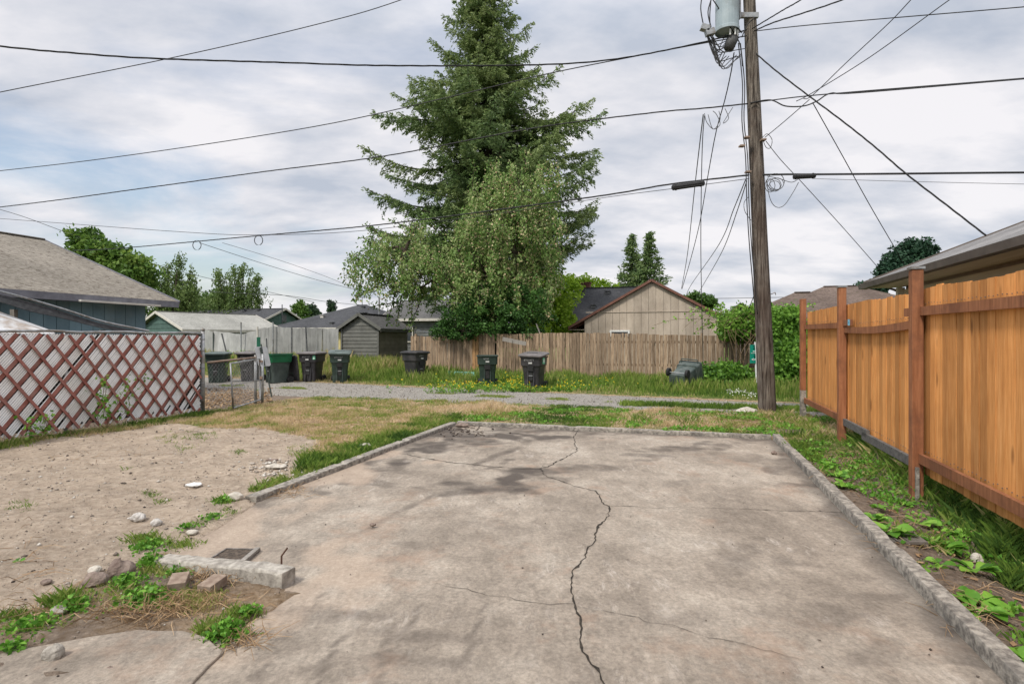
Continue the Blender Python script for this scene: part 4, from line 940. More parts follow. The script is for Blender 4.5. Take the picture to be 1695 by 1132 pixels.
# SECTION: POLE AND WIRES
PB = Vector((5.41, 11.9, 0)); PB.z = gz(PB.x, PB.y)
def pole_at(z): return Vector((PB.x-.385*(z/8.75), PB.y, z))
def pole():
    o = thing('utility_pole', PB, 'tall weathered brown timber utility pole at the edge of the alley', 'utility pole')
    f = MB(); rings = []; n = 28
    for i in range(70):
        z = -.2+11.5*i/69; c = pole_at(z); r = .178-.0066*z
        rings.append([c+Vector((math.cos(a), math.sin(a), 0))*(r*(1+.035*nz(math.cos(a)*3, math.sin(a)*3, 1.4, z*.16)+.03*nz(math.cos(a)*9, math.sin(a)*9, 1, z*.5))) for a in [2*math.pi*k/n for k in range(n)]])
    f.loft(rings); f.build('shaft', m_pole, o, smooth=True)
    tc_ = Vector((4.50, 11.75, 0)); z0, z1 = 7.97, 9.2
    f = MB(); rings = [[tc_+Vector((math.cos(a)*r, math.sin(a)*r, z)) for a in [2*math.pi*k/24 for k in range(24)]] for r, z in ((.19, z0+.05), (.235, z0+.05), (.235, z0), (.245, z0+.0), (.245, z0+.06), (.235, z0+.07), (.235, z1), (.255, z1), (.255, z1+.05), (.16, z1+.12), (.02, z1+.14))]
    f.loft(rings); tr = f.build('transformer', m_can, o, smooth=False)
    f = MB(); f.box(tc_+Vector((.42, .05, 8.35)), (.5, .07, .10)); f.box(tc_+Vector((.42, .05, 8.95)), (.5, .07, .10)); f.box(tc_+Vector((.26, .03, 8.65)), (.03, .14, .8)); f.build('bracket', m_galv, tr)
    for k, (dx_, dy_) in enumerate(((-.05, -.16), (.05, -.17), (.12, -.12))):
        f = MB(); f.tube([tc_+Vector((dx_+.05, dy_, z0-.02)), tc_+Vector((dx_+.05, dy_, z0-.14))], .018, 6); f.build('bushing', m_white, tr)
    f = MB(); f.box(P(1167, 47, 11.6), (.17, .12, .11), Matrix.Rotation(.3, 3, 'Y')); f.box(P(1175, 54, 11.6), (.18, .12, .12), Matrix.Rotation(-.25, 3, 'Y')); f.build('fuse_block', m_galv, tr)
    f = MB(); f.tube([P(1206, 82, 11.7), P(1212, 66, 11.7), P(1219, 58, 11.8)], [.10, .12, .05], 10); f.build('connector_bundle', m_wire_g, o, smooth=True)
    # bundle of drooping leads
    rng = random.Random(5)
    for k in range(16):
        a = P(1170+rng.uniform(0, 12), 55+rng.uniform(-6, 10), 11.6); b = P(1205+rng.uniform(-10, 30), 55+rng.uniform(0, 40), 11.75); m = a.lerp(b, .5)-Vector((rng.uniform(-.05, .1), 0, rng.uniform(.2, .5)))
        f = MB(); f.tube(catmull([a, a.lerp(m, .6)-Vector((0, 0, .08)), m, b.lerp(m, .4), b], 5), .009, 5); f.build('lead', m_wire_g if k % 3 else m_wire, o, smooth=True)
    for pts in ([(1165, 45), (1160, 15), (1163, -10)], [(1177, 45), (1172, 20), (1180, -8)], [(1176, 50), (1175, 25), (1178, -10)], [(1180, 0), (1192, 18), (1205, 40), (1215, 55)], [(1228, 55), (1220, 42), (1218, 20), (1222, 12)], [(1228, 62), (1238, 40), (1250, 30)], [(1215, 55), (1225, 75), (1229, 110)]):
        f = MB(); f.tube(catmull([P(x, y, 11.65) for x, y in pts], 5), .012, 5); f.build('lead', m_wire, o, smooth=True)
    riser = [(1222, 72), (1228, 140), (1229, 200), (1233, 260), (1236, 330), (1241, 400), (1246, 470), (1249, 520)]
    for k, dx_ in enumerate((0, 3.5)):
        f = MB(); f.tube(catmull([P(x+dx_+rngx, y, 11.7) for (x, y), rngx in zip(riser, [0, 1, -1, 1, 0, -1, 0, 1])], 4), .011, 5); f.build('riser_cable', m_wire, o, smooth=True)
    for px, py in ((1236, 228), (1238, 285), (1263, 232), (1228, 242)):
        f = MB(); f.box(P(px, py, 11.72), (.10, .12, .03)); f.build('bolt', m_galv_rust, o)
    f = MB(); f.tube([P(1284, 488, 11.9), P(1283, 484, 11.85), P(1279, 486, 11.8), P(1276, 487, 11.9)], .008, 5); f.build('hook', m_galv_rust, o)
    # coils of slack cable
    def coil(name, pts, r=.007, Y=11.7): f = MB(); f.tube(catmull([P(x, y, Y) for x, y in pts], 6), r, 5); return f.build('slack_cable', m_wire_g, o, smooth=True)
    coil('a', [(1166, 188), (1170, 203), (1182, 214), (1192, 198), (1190, 184)]); coil('b', [(1172, 190), (1180, 214), (1192, 206), (1186, 190), (1180, 184)]); coil('c', [(1200, 180), (1206, 196), (1197, 204), (1213, 178)])
    for k in range(5):
        cx_, cy_ = 1280+rng.uniform(-6, 6), 303+rng.uniform(-3, 5); ra, rb = rng.uniform(8, 17), rng.uniform(8, 14)
        coil('d', [(cx_+ra*math.cos(a), cy_+rb*math.sin(a)) for a in [i*math.pi/4 for i in range(9)]])
    coil('e', [(1268, 298), (1275, 330), (1285, 343), (1298, 340), (1312, 320), (1322, 302)]); coil('f', [(1270, 292), (1290, 296), (1310, 302), (1322, 296)]); coil('g', [(1262, 228), (1270, 222), (1278, 232), (1275, 245), (1268, 244), (1263, 232)])
    coil('h', [(1240, 325), (1232, 335), (1233, 350), (1243, 365)])
pole()
WI = [0]
def wire(label, pts, Ya, Yb, r=.012, mat=None, name='overhead_wire', group=None, twist=0., ext=()):
    """pts are seen points in the photograph; depth runs smoothly from Ya to Yb so each wire is one real hanging span"""
    d = [0]
    for a, b in zip(pts, pts[1:]): d.append(d[-1]+math.hypot(b[0]-a[0], b[1]-a[1]))
    W = []
    for (x, y), s in zip(pts, d):
        t = s/d[-1]; Y = 1/((1-t)/Ya+t/Yb); W.append(P(x, y, Y))
    c = catmull(W, 8); f = MB()
    if twist:
        n = int(sum((b-a).length for a, b in zip(c, c[1:]))/.05); 
        for ph in (0, 2.1, 4.2):
            pp = []
            for i in range(len(c)-1):
                m = max(1, int((c[i+1]-c[i]).length/.12))
                for k in range(m): pp.append(c[i].lerp(c[i+1], k/m))
            pp.append(c[-1]); q = [p+Vector((0, math.cos(ph+i*.75)*twist, math.sin(ph+i*.75)*twist)) for i, p in enumerate(pp)]; f.tube(q, r*.6, 4)
    else: f.tube(c, r, 5)
    return tag(f.build(name, mat or m_wire, None, True, True), label, 'wire', group)
wire('twisted black power cable sagging across the whole sky just below the top left corner', [(-420, 30), (0, 77), (120, 88), (250, 97), (470, 104), (640, 109), (880, 108), (1020, 98), (1165, 70), (1236, 50)], 8.6, 11.75, .013, twist=.009)
wire('straight thin wire slanting from the upper left edge to the top of the fir', [(-300, 215), (0, 153), (290, 95), (520, 42), (665, 0), (900, -90)], 13, 15, .011)
wire('long wire crossing in front of the middle of the fir to the transformer', [(-350, 318), (0, 283), (230, 255), (520, 210), (740, 162), (900, 124), (1060, 92), (1165, 72), (1236, 60)], 21, 11.8, .012)
wire('bundled wire reaching the pole under the transformer and crossing the fir lower down', [(-350, 380), (0, 343), (250, 310), (440, 284), (640, 258), (880, 213), (1080, 187), (1160, 180), (1238, 172)], 21, 11.8, .015, twist=.007)
wire('thick black telephone cable running left from the pole with the splice case', [(120, 415), (200, 411), (420, 391), (620, 373), (850, 344), (1010, 322), (1110, 305), (1240, 290)], 26, 11.8, .019, twist=.008)
wire('thin support wire close beneath the thick black telephone cable', [(-300, 340), (0, 362), (300, 384), (430, 389), (600, 382), (850, 350), (1010, 326), (1110, 313), (1240, 296)], 20, 11.8, .007)
wire('faint wire dropping from the left edge behind the roof toward the birches', [(-200, 300), (0, 347), (110, 385), (240, 432), (350, 462), (520, 500)], 30, 45, .016, m_wire_g)
wire('thin drop wire falling right from the small loop toward the drooping tree', [(330, 402), (440, 438), (520, 462), (590, 480)], 20, 30, .010, m_wire_g)
wire('second thin drop wire just above the one ending at the drooping tree', [(368, 402), (460, 430), (540, 458), (590, 479)], 20, 30, .008, m_wire_g)
wire('low faint wire between the birches and the small conifers', [(320, 482), (430, 487), (480, 490), (545, 500), (600, 505)], 45, 55, .02, m_wire_g)
wire('thick black cable running level from the pole to the right edge', [(1256, 290), (1300, 289), (1350, 289), (1480, 288), (1695, 286), (2100, 284)], 11.8, 9.5, .022)
wire('hair thin wire just under the level black cable at the right', [(1345, 296), (1480, 300), (1695, 305), (2100, 312)], 11.6, 9.5, .005, m_wire_g)
wire('wire leaving the pole right at mid height toward the upper right edge', [(1242, 171), (1280, 166), (1330, 160), (1420, 152), (1695, 130), (2050, 100)], 11.8, 9.5, .012)
wire('looping cable hanging below the mid height wire right of the pole', [(1242, 171), (1275, 166), (1300, 176), (1330, 176), (1352, 168), (1375, 155), (1420, 154), (1695, 131), (2050, 102)], 11.75, 9.5, .014)
wire('twisted service cable dropping steeply right from the pole to the neighbouring roof', [(1250, 88), (1285, 118), (1340, 160), (1400, 205), (1450, 245), (1500, 288), (1570, 342), (1632, 390)], 11.8, 9.2, .014, twist=.008)
wire('wire rising from the crossing point past the top edge, left one of two', [(1330, 164), (1345, 158), (1400, 105), (1470, 40), (1508, 0), (1600, -100)], 10.9, 8.5, .008)
wire('wire rising from the crossing point past the top edge, right one of two', [(1318, 168), (1345, 154), (1440, 95), (1572, 0), (1700, -90)], 10.9, 8, .008)
wire('straight wire from the pole up to the crossing point of wires', [(1266, 228), (1300, 200), (1340, 165)], 11.7, 10.9, .008)
wire('wire falling right from the crossing point behind the orange fence', [(1345, 170), (1390, 250), (1440, 340), (1482, 412), (1500, 445)], 10.9, 14, .009)
wire('thin wire falling right from the pole toward the neighbouring gutter', [(1268, 234), (1290, 262), (1313, 287), (1330, 305), (1400, 382), (1457, 447)], 11.7, 14, .008, m_wire_g)
wire('wire leaving the pole top toward the upper right corner', [(1250, 52), (1330, 43), (1480, 30), (1695, 12), (2000, -15)], 11.8, 9.5, .010)
wire('lower of two twisted cables rising right from the pole top', [(1248, 52), (1280, 38), (1330, 22), (1395, 0), (1520, -50)], 11.75, 9.5, .014, twist=.008)
wire('upper of two twisted cables rising right from the pole top', [(1245, 48), (1275, 30), (1300, 15), (1326, 0), (1400, -50)], 11.75, 9.5, .013, twist=.008)
wire('long twisted cable hanging from the transformer down to the beige house', [(1215, 88), (1210, 120), (1200, 165), (1185, 220), (1172, 290), (1158, 370), (1143, 430), (1129, 478)], 11.7, 25, .016, twist=.009)
wire('left of the two thin wires falling from the small coil to the beige house', [(1164, 190), (1158, 240), (1150, 310), (1138, 420), (1128, 478)], 11.8, 25, .012, m_wire_g)
wire('thin dangling wire falling from the small coil down past the beige wall to the weeds', [(1166, 192), (1163, 230), (1161, 300), (1160, 400), (1161, 480), (1163, 560), (1164, 630)], 11.8, 17, .010, m_wire_g)
wire('left of the two thin wires slanting down left from the pole', [(1234, 298), (1215, 345), (1190, 405), (1145, 470), (1135, 490)], 11.8, 28, .011, m_wire_g)
wire('right of the two thin wires slanting down left from the pole', [(1236, 300), (1220, 350), (1196, 415), (1165, 470), (1152, 492)], 11.8, 28, .011, m_wire_g)
wire('wire dropping from behind the pole into the vines', [(1262, 462), (1250, 485), (1240, 510)], 12.3, 19, .012)
wire('distant power line low over the roofs right of the beige house', [(1120, 492), (1180, 494), (1300, 492), (1420, 488)], 60, 60, .03, m_wire_g)
def splice(label, a, b, r, Y):
    A, B = P(*a, Y), P(*b, Y); o = MB(); d = (B-A); o.tube([A, A+d*.03, A+d*.97, B], [r*.6, r, r, r*.6], 10)
    for k in (.12, .88): o.tube([A+d*k-d*.02, A+d*k+d*.02], r*1.15, 10)
    return tag(o.build('splice_case', m_wire, None, True, False), label, 'splice case')
splice('long black splice case hanging on the thick cable left of the pole', (1112, 311), (1166, 303), .062, 12.25)
splice('short black junction block hanging on the level cable right of the pole', (1313, 293), (1350, 291), .05, 11.4)
for (x, y, Y, lb) in ((428, 400, 19.5, 'right hand small loop of cable on the thick black telephone cable'), (326, 408, 21, 'left hand small loop of cable on the thick black telephone cable')):
    f = MB(); f.tube([P(x+7*math.cos(a), y+8*math.sin(a)-2, Y) for a in [k*math.pi/6 for k in range(13)]], .014, 5); tag(f.build('cable_loop', m_wire, None), lb, 'cable loop')
# green alley sign behind the pole
sg = P(1255, 586, 17.6); t = thing('alley_sign', Vector((sg.x, sg.y, gz(sg.x, sg.y))), 'green alley address sign with white numbers partly hidden behind the utility pole', 'sign')
f = MB(); f.beam(Vector((sg.x-.03, sg.y+.03, 0)), P(1250, 566, 17.6), .05, .03); f.build('post', m_white, t)
f = MB(); f.box(sg, (.52, .012, .58)); sp = f.build('sign_plate', m_sign, t, bevel=.004)
for s_, dx_, dz_ in (('2711', -.02, .20), ('2599', 0, -.06)):
    v, fc = text_geo(s_, .15); f = MB(); f.add([Vector((q[0]+sg.x+dx_, sg.y-.010, q[1]+sg.z+dz_)) for q in v], fc); f.build('numbers', m_white, sp)
for z_, sgn in ((.085, 1), (-.17, -1)):
    f = MB(); f.box((sg.x, sg.y-.010, sg.z+z_), (.34, .006, .025)); f.prism([Vector((sg.x+sgn*.14, sg.y-.013, sg.z+z_-.04)), Vector((sg.x+sgn*.22, sg.y-.013, sg.z+z_)), Vector((sg.x+sgn*.14, sg.y-.013, sg.z+z_+.04))], (0, .006, 0)); f.build('arrow', m_white, sp)
f = MB(); f.box((sg.x, sg.y-.009, sg.z+.03), (.46, .004, .012)); f.build('divider', m_white, sp)
# SECTION: BINS
def bin_(label, px, py, rz, body, lid, lidstate='closed', text=None, sticker=None, tilt=0, Y=None, sx=1., bar=True):
    g = G(px, py) if Y is None else Vector(((px-CX)/F*Y, Y, 0)); g.z = gz(g.x, g.y)
    o = thing('rubbish_bin', g-Vector((0, 0, .02)), label, 'bin', rz, 'rubbish bins along the alley')
    f = MB()
    prof = [(.44, .52, .02), (.50, .58, .03), (.515, .60, .25), (.55, .66, .70), (.575, .69, .735), (.655, .77, .75), (.675, .80, .98), (.68, .81, 1.0), (.73, .86, 1.01), (.73, .86, 1.045)]
    rings = [rrect(a, b, .07, z, 3) for a, b, z in prof]+[rrect(.65, .78, .06, 1.045, 3), rrect(.62, .74, .06, .98, 3), rrect(.50, .58, .05, .3, 3), rrect(.44, .5, .05, .08, 3)]
    # notch: collar's underside rises in the middle of the front
    f.loft(rings); ob = f.build('body', body, o, False, True); ob.modifiers.new('e', 'EDGE_SPLIT').split_angle = R(32)
    f = MB(); f.box((0, -.350, .665), (.20, .05, .16)); f.build('pocket_shade', m_rubber, ob, False)  # raised dark block, its colour stands for shade in the pocket
    f = MB(); f.box((0, -.333, .43), (.125, .03, .28), Matrix.Rotation(R(-4), 3, 'X')); f.build('recess_shade', m_rubber, ob, False)  # dark block in front of the body, painting the shade of a recess
    for q in (-1, 1): f = MB(); f.box((q*.10, -.322, .35), (.035, .05, .62), Matrix.Rotation(R(-5), 3, 'X')); f.build('rib', body, ob, False)
    if bar: f = MB(); f.box((0, -.352, .44), (.13, .015, .022)); f.build('grab_bar', m_galv, ob, False)
    for q in (-1, 1):
        f = MB(); f.tube([(q*.255, .33, .12), (q*.33, .33, .12)], .125, 16); f.build('wheel', m_rubber, o, False)
    f = MB(); f.tube([(-.33, .33, .12), (.33, .33, .12)], .014, 8); f.build('axle', m_galv, o, False)
    f = MB(); f.tube([(-.26, .40, .96), (-.26, .50, .97), (.26, .50, .97), (.26, .40, .96)], .018, 6); f.build('handle', body, o, False)
    if lidstate != 'none':
        f = MB(); lr = [rrect(.77, .92, .09, 0, 4), rrect(.79, .94, .09, -.035, 4)]
        lr = [rrect(.76, .91, .09, -.045, 4), rrect(.80, .95, .09, -.04, 4), rrect(.80, .95, .09, 0, 4), rrect(.72, .87, .09, .028, 4), rrect(.45, .58, .12, .052, 4), rrect(.2, .25, .08, .058, 4)]
        if lidstate == 'closed': m = Matrix.Translation((0, -.01, 1.075))
        elif lidstate == 'ajar': m = Matrix.Translation((0, -.44, 1.06)) @ Matrix.Rotation(R(5), 4, 'X') @ Matrix.Rotation(R(2), 4, 'Y') @ Matrix.Translation((0, .44, .02))
        else: m = Matrix.Translation((0, .50, .98)) @ Matrix.Rotation(R(-263), 4, 'X') @ Matrix.Translation((0, -.47, .0))
        f.loft([[m @ p for p in r] for r in lr]); l_ = f.build('lid', lid, o, False, True); l_.modifiers.new('e', 'EDGE_SPLIT').split_angle = R(30)
        f = MB(); f.box(m @ Vector((0, -.18, .055)), (.34, .07, .02), m.to_3x3()); f.build('lid_grip', body, l_, False)
    if text:
        v, fc = text_geo(text, .085); f = MB(); f.add([Vector((q[0]-.04, -.402-(1-0)*.012*0, q[1]+.93)) for q in v], fc); f.build('address_marking', m_marking, ob, False)
        f = MB(); f.box((.0, -.398, .84), (.12, .012, .05)); f.build('label', m_marking, ob, False)
        f = MB(); f.tube([(-.07, -.362, .59), (-.05, -.363, .62), (-.03, -.362, .595), (0, -.363, .62), (.02, -.362, .6), (.07, -.363, .615)], .007, 4); f.build('printed_mark', m_marking, ob, False)
    if sticker:
        s_ = sticker; f = MB()
        if s_ == 'front': f.box((.27, -.402, .91), (.10, .008, .14))
        else: f.box((.341, -.05, .90), (.008, .24, .19))
        st = f.build('sticker', m_sticker, ob, False)
        f = MB()
        if s_ == 'front': f.prism([(.245, -.408, .89), (.27, -.408, .95), (.295, -.408, .89)], (0, .004, 0)); f.box((.27, -.408, .87), (.025, .004, .05))
        else: f.box((.346, -.05, .90), (.004, .13, .10))
        f.build('arrow_mark', m_white, st, False)
    if tilt: o.rotation_euler = tilt
    return o
bin_('dark green bin with a grey green lid seen through the chain link fence', 361, 632, R(12), m_greenplastic, m_lidgreen, 'closed', None, Y=20.4)
bin_('black bin with a faded lid behind the chain link gate', 416, 631, R(-14), m_blackplastic, m_lidplastic, 'closed', '87011', Y=21.2)
b3 = bin_('green topped bin standing open with its black lid hanging behind', 459, 634, R(-38), m_greygreen, m_blackplastic, 'open', None, Y=20.2)
f = MB(); f.loft([rrect(a, b, .07, z, 3) for a, b, z in ((.58, .695, .738), (.665, .78, .752), (.685, .81, .98), (.69, .82, 1.0), (.74, .87, 1.008), (.74, .87, 1.052))], cap0=False, cap1=False); f.build('green_collar', m_brightgreen, b3, False)
bin_('black bin with a green arrow sticker near the grey shed', 517, 631, R(-8), m_blackplastic, m_lidplastic, 'closed', '8700187', 'front')
bin_('dark green tinged bin with faint white numbers right in front of the grey shed', 563, 632, R(14), m_greenplastic, m_lidgreen, 'ajar', '8700187')
bin_('black bin at the left end of the old board fence, turned toward the right', 687, 628, R(52), m_blackplastic, m_blackplastic, 'closed', '87011')
bin_('dark green bin without a lid in front of the newer orange boards', 807, 638, R(2), m_greenplastic, m_greenplastic, 'none', '8700', bar=False)
bin_('black bin with faded grey lid and green side sticker by the old fence', 884, 642, R(-20), m_blackplastic, m_lidplastic, 'ajar', '87001871', 'side')
bf = bin_('grey green bin tipped over on its side in the grass', 1126, 646, R(0), M('scuffed_green_plastic', (.03, .045, .04), (.075, .095, .085), 4, .5, .2, .004, c3=(.12, .13, .12), s3=4, amt3=.6), m_greenplastic, 'none', None, Y=17.6, bar=False)
bf.rotation_euler = (Matrix.Rotation(R(-28), 3, 'Z') @ Matrix.Rotation(R(-74), 3, 'X') @ Matrix.Rotation(R(14), 3, 'Y') @ Matrix.Rotation(R(180), 3, 'Z')).to_euler(); bf.scale = (1.05, 1.05, 1.0); bf.location.z += .16; bf.location.x -= .15; bf.location.y -= .15
# SECTION: DEBRIS
def stone(label, px, py, r, mat, seed, sq=.6, name='stone', sink=.2, cat='stone', group=None):
    rg = random.Random(seed); g = G(px, py); v, f_ = icos(rg, g+Vector((0, 0, r*sq*(1-sink)*.7)), r, sq); f = MB(); f.add(v, f_, rg.random())
    o = f.build(name, mat, None, True, False); b = o.modifiers.new('s', 'SUBSURF'); b.levels = 1; b.render_levels = 2
    tx = bpy.data.textures.new('stone_relief', 'CLOUDS'); tx.noise_scale = r*.5; d = o.modifiers.new('d', 'DISPLACE'); d.texture = tx; d.strength = r*.35
    return tag(o, label, cat, group)
stone('pale rough lump of concrete on the old paving at the lower left corner', 89, 1092, .058, m_blockc, 1, .9)
stone('grey flat lump of rubble on the sand, left of the white stone', 229, 862, .085, m_stone, 2, .45)
stone('small pale round stone beside the grey rubble on the sand', 259, 871, .055, m_stone, 3, .6)
stone('flat whitish stone near the slab edge on the sand', 319, 884, .055, m_lawnstone, 4, .4)
stone('pale stone between two weeds at the end of the left kerb', 391, 831, .09, m_lawnstone, 5, .5)
stone('white flat stone alone in the middle of the sand', 321, 803, .09, m_white, 6, .25)
stone('large grey rock standing on edge behind the fallen concrete block', 200, 955, .105, m_rock_brown, 7, .75)
stone('dark reddish brown rock at the left of the weeds', 158, 972, .10, m_rock_brown, 8, .5)
stone('dark round pebble on the sand left of the reddish rock', 77, 967, .04, m_rock_brown, 9, .5)
stone('smooth grey stone next to the rock standing on edge', 157, 948, .055, m_lawnstone, 10, .5)
stone('whitish crumbled stone lying among the weeds at the left', 97, 1015, .06, m_blockc, 11, .5)
stone('white rubble lump beside the left kerb near the back corner', 605, 742, .10, m_lawnstone, 12, .5)
stone('pale broken piece of concrete on the sand beside the grass', 455, 775, .15, m_lawnstone, 13, .18)
stone('grey rubble pile at the back left corner of the slab', 765, 706, .14, m_rock_brown, 14, .3)
stone('pale flat boulder at the foot of the utility pole', 1236, 683, .26, m_lawnstone, 15, .25)
stone('tiny rusty brown stone on the slab near its back right corner', 1281, 752, .045, m_rock_brown, 16, .7)
stone('tiny dark clod in the middle of the slab', 617, 873, .03, m_rock_brown, 17, .5)
stone('tan chunk of stone among weeds right of the kerb', 1617, 930, .055, m_lawnstone, 18, .9)
stone('small dark ring shaped clod on the old paving', 182, 1108, .022, m_rock_brown, 19, .5)
# fallen concrete block with rebar
A, B = G(268, 930), G(478, 968); t = thing('concrete_block', (A+B)/2, 'broken length of concrete kerb lying at the slab edge with a rusty bar', 'concrete block')
f = MB(); d = (B-A).normalized(); x = Vector((d.y, -d.x, 0)); rings = []
for i in range(26):
    p = A.lerp(B, i/25); top = .04+.055*min(1, i/25*1.25); hw = .062; e = lambda k: .008*nz(p.x+k, p.y, 9, 4)+.006*nz(p.x, p.y+k, 30, 4)
    rings.append([p+x*(q*hw+e(k))+Vector((0, 0, z+e(k+9)-p.z)) for k, (q, z) in enumerate([(-1, -.08), (-1, top-.012), (-.9, top), (.85, top), (1, top-.015), (1, -.08)])])
f.loft(rings); f.build('block', m_blockc, t, smooth=False, bevel=.003)
f = MB(); p = G(466, 952); f.tube([p+Vector((0, 0, .05)), p+Vector((0, 0, .12)), p+Vector((.035, .01, .17))], .006, 6); f.build('rusty_bar', m_steelbin, t)
for k, (px, py, a, lb) in enumerate(((296, 972, .35, 'left of two brown brick pieces by the fallen concrete block'), (352, 976, -.25, 'right of two brown brick pieces by the fallen concrete block'))):
    g = G(px, py); f = MB(); f.box(g+Vector((0, 0, .025)), (.10, .14, .06), Matrix.Rotation(a, 3, 'Z') @ Matrix.Rotation(.12, 3, 'X'), .5); tag(f.build('brick', m_brick, bevel=.004), lb, 'brick')
# sunken drain / meter frame with debris
cs = [G(x, y) for x, y in ((375, 910), (430, 911), (405, 934), (343, 930))]
t = thing('sunken_drain', sum(cs, Vector())/4, 'small sunken rectangular drain filled with dry debris in the slab', 'drain')
f = MB(); f.prism([Vector((c.x, c.y, -.02)) for c in cs], (0, 0, .028)); f.build('debris_fill', m_darkhole, t)
for i, (a, b) in enumerate(zip(cs, cs[1:]+cs[:1])):
    f = MB(); f.beam(Vector((a.x, a.y, .008)), Vector((b.x, b.y, .008)), .012, .012); f.build('frame_edge', m_frame, t)
f = MB(); f.beam(Vector((G(427, 912).x, G(427, 912).y, .02)), Vector((G(402, 933).x, G(402, 933).y, .018)), .035, .02); f.build('loose_plank', m_greyboard, t)
g = G(1493, 893); f = MB(); f.box(g+Vector((0, 0, .02)), (.26, .22, .02), Matrix.Rotation(-.2, 3, 'Z') @ Matrix.Rotation(-.06, 3, 'Y')); 
for k in (-1, 0, 1): f.box(g+Vector((k*.08, 0, .034)), (.012, .2, .006), Matrix.Rotation(-.2, 3, 'Z'))
tag(f.build('wooden_cover', m_board), 'small damp wooden cover lying in the weeds right of the kerb', 'board')
g = G(635, 738)
f = MB(); f.beam(G(442, 762)+Vector((0, 0, .01)), G(458, 764)+Vector((0, 0, .01)), .05, .02); tag(f.build('wood_scrap', m_rock_brown), 'short reddish wood scrap on the sand near the dry grass', 'wood scrap')
# SECTION: PLANTS
def npv(v): return np.array(v, dtype=float)
def crown(name, label, cat, base, trunk_top, lobes, mat, leaf=.16, nclump=220, per=60, clr=.5, seed=0, group=None, trunk_r=.18, tint=(.15, .9), aspect=.55, droop=0., parent=None, bark=None, fill=.55):
    """tree = tapered trunk with limbs into each lobe + a crown of leaf clumps; lobes: (x, y, z, rx, ry, rz)"""
    rng = np.random.default_rng(seed); o = parent or thing(name, base, label, cat, 0, group)
    base = Vector(base); tt = Vector(trunk_top)
    f = MB(); pts = [base.lerp(tt, k/6)+Vector((.06*trunk_r*8*math.sin(k*1.3+seed), .05*math.cos(k+seed), 0)) for k in range(7)]
    f.tube([base-Vector((0, 0, .3))]+pts, [trunk_r*1.35]+[trunk_r*(1.15-.11*k) for k in range(7)], 9); tk = f.build('trunk', bark or m_fir_bark, o, smooth=True)
    lb = MB()
    for (x, y, z, rx, ry, rz) in lobes:
        e = Vector((x, y, z)); s0 = pts[int(rng.integers(3, 7))]; m = s0.lerp(e, .5)+Vector((0, 0, .12*(e-s0).length)); lb.tube(catmull([s0, m, e], 5), [trunk_r*.55*(1-k/11.5) for k in range(11)], 6)
        for q in range(5):
            dd = rng.normal(size=3); dd /= np.linalg.norm(dd); e2 = e+Vector((dd[0]*rx, dd[1]*ry, dd[2]*rz))*.8; lb.tube([m.lerp(e, .5), e.lerp(e2, .5)+Vector((0, 0, .05)), e2], [trunk_r*.22, trunk_r*.14, trunk_r*.05], 4)
    lb.build('limbs', bark or m_fir_bark, o, smooth=True)
    cl = Cloud(); vol = np.array([l[3]*l[4]*l[5] for l in lobes])**(2/3); vol /= vol.sum()
    for l, wgt in zip(lobes, vol):
        n = max(3, int(nclump*wgt)); d = rng.normal(size=(n, 3)); d /= np.linalg.norm(d, axis=1)[:, None]; rad = (fill+(1.03-fill)*rng.random(n)**.6)[:, None]
        wob = 1+.16*np.sin(d[:, :1]*5+seed)*np.cos(d[:, 2:]*6+l[0])
        cc = npv(l[:3])+d*rad*wob*npv(l[3:])
        ct = rng.random(n); cr = clr*(.5+.8*rng.random(n))
        k = rng.poisson(per, n); idx = np.repeat(np.arange(n), k)
        off = rng.normal(size=(len(idx), 3)); off /= np.linalg.norm(off, axis=1)[:, None]; off *= (rng.random(len(idx))**.5)[:, None]*cr[idx][:, None]; off[:, 2] *= .75
        p = cc[idx]+off
        if droop: p[:, 2] -= droop*rng.random(len(idx))*cr[idx]*2
        t = tint[0]+(tint[1]-tint[0])*np.clip(.55*ct[idx]+.45*rng.random(len(idx)), 0, 1)
        V, _ = cards(rng, p, leaf*(.6+.7*rng.random(len(p))), aspect); cl.add(V, t)
    cl.build('crown', mat, o); return o

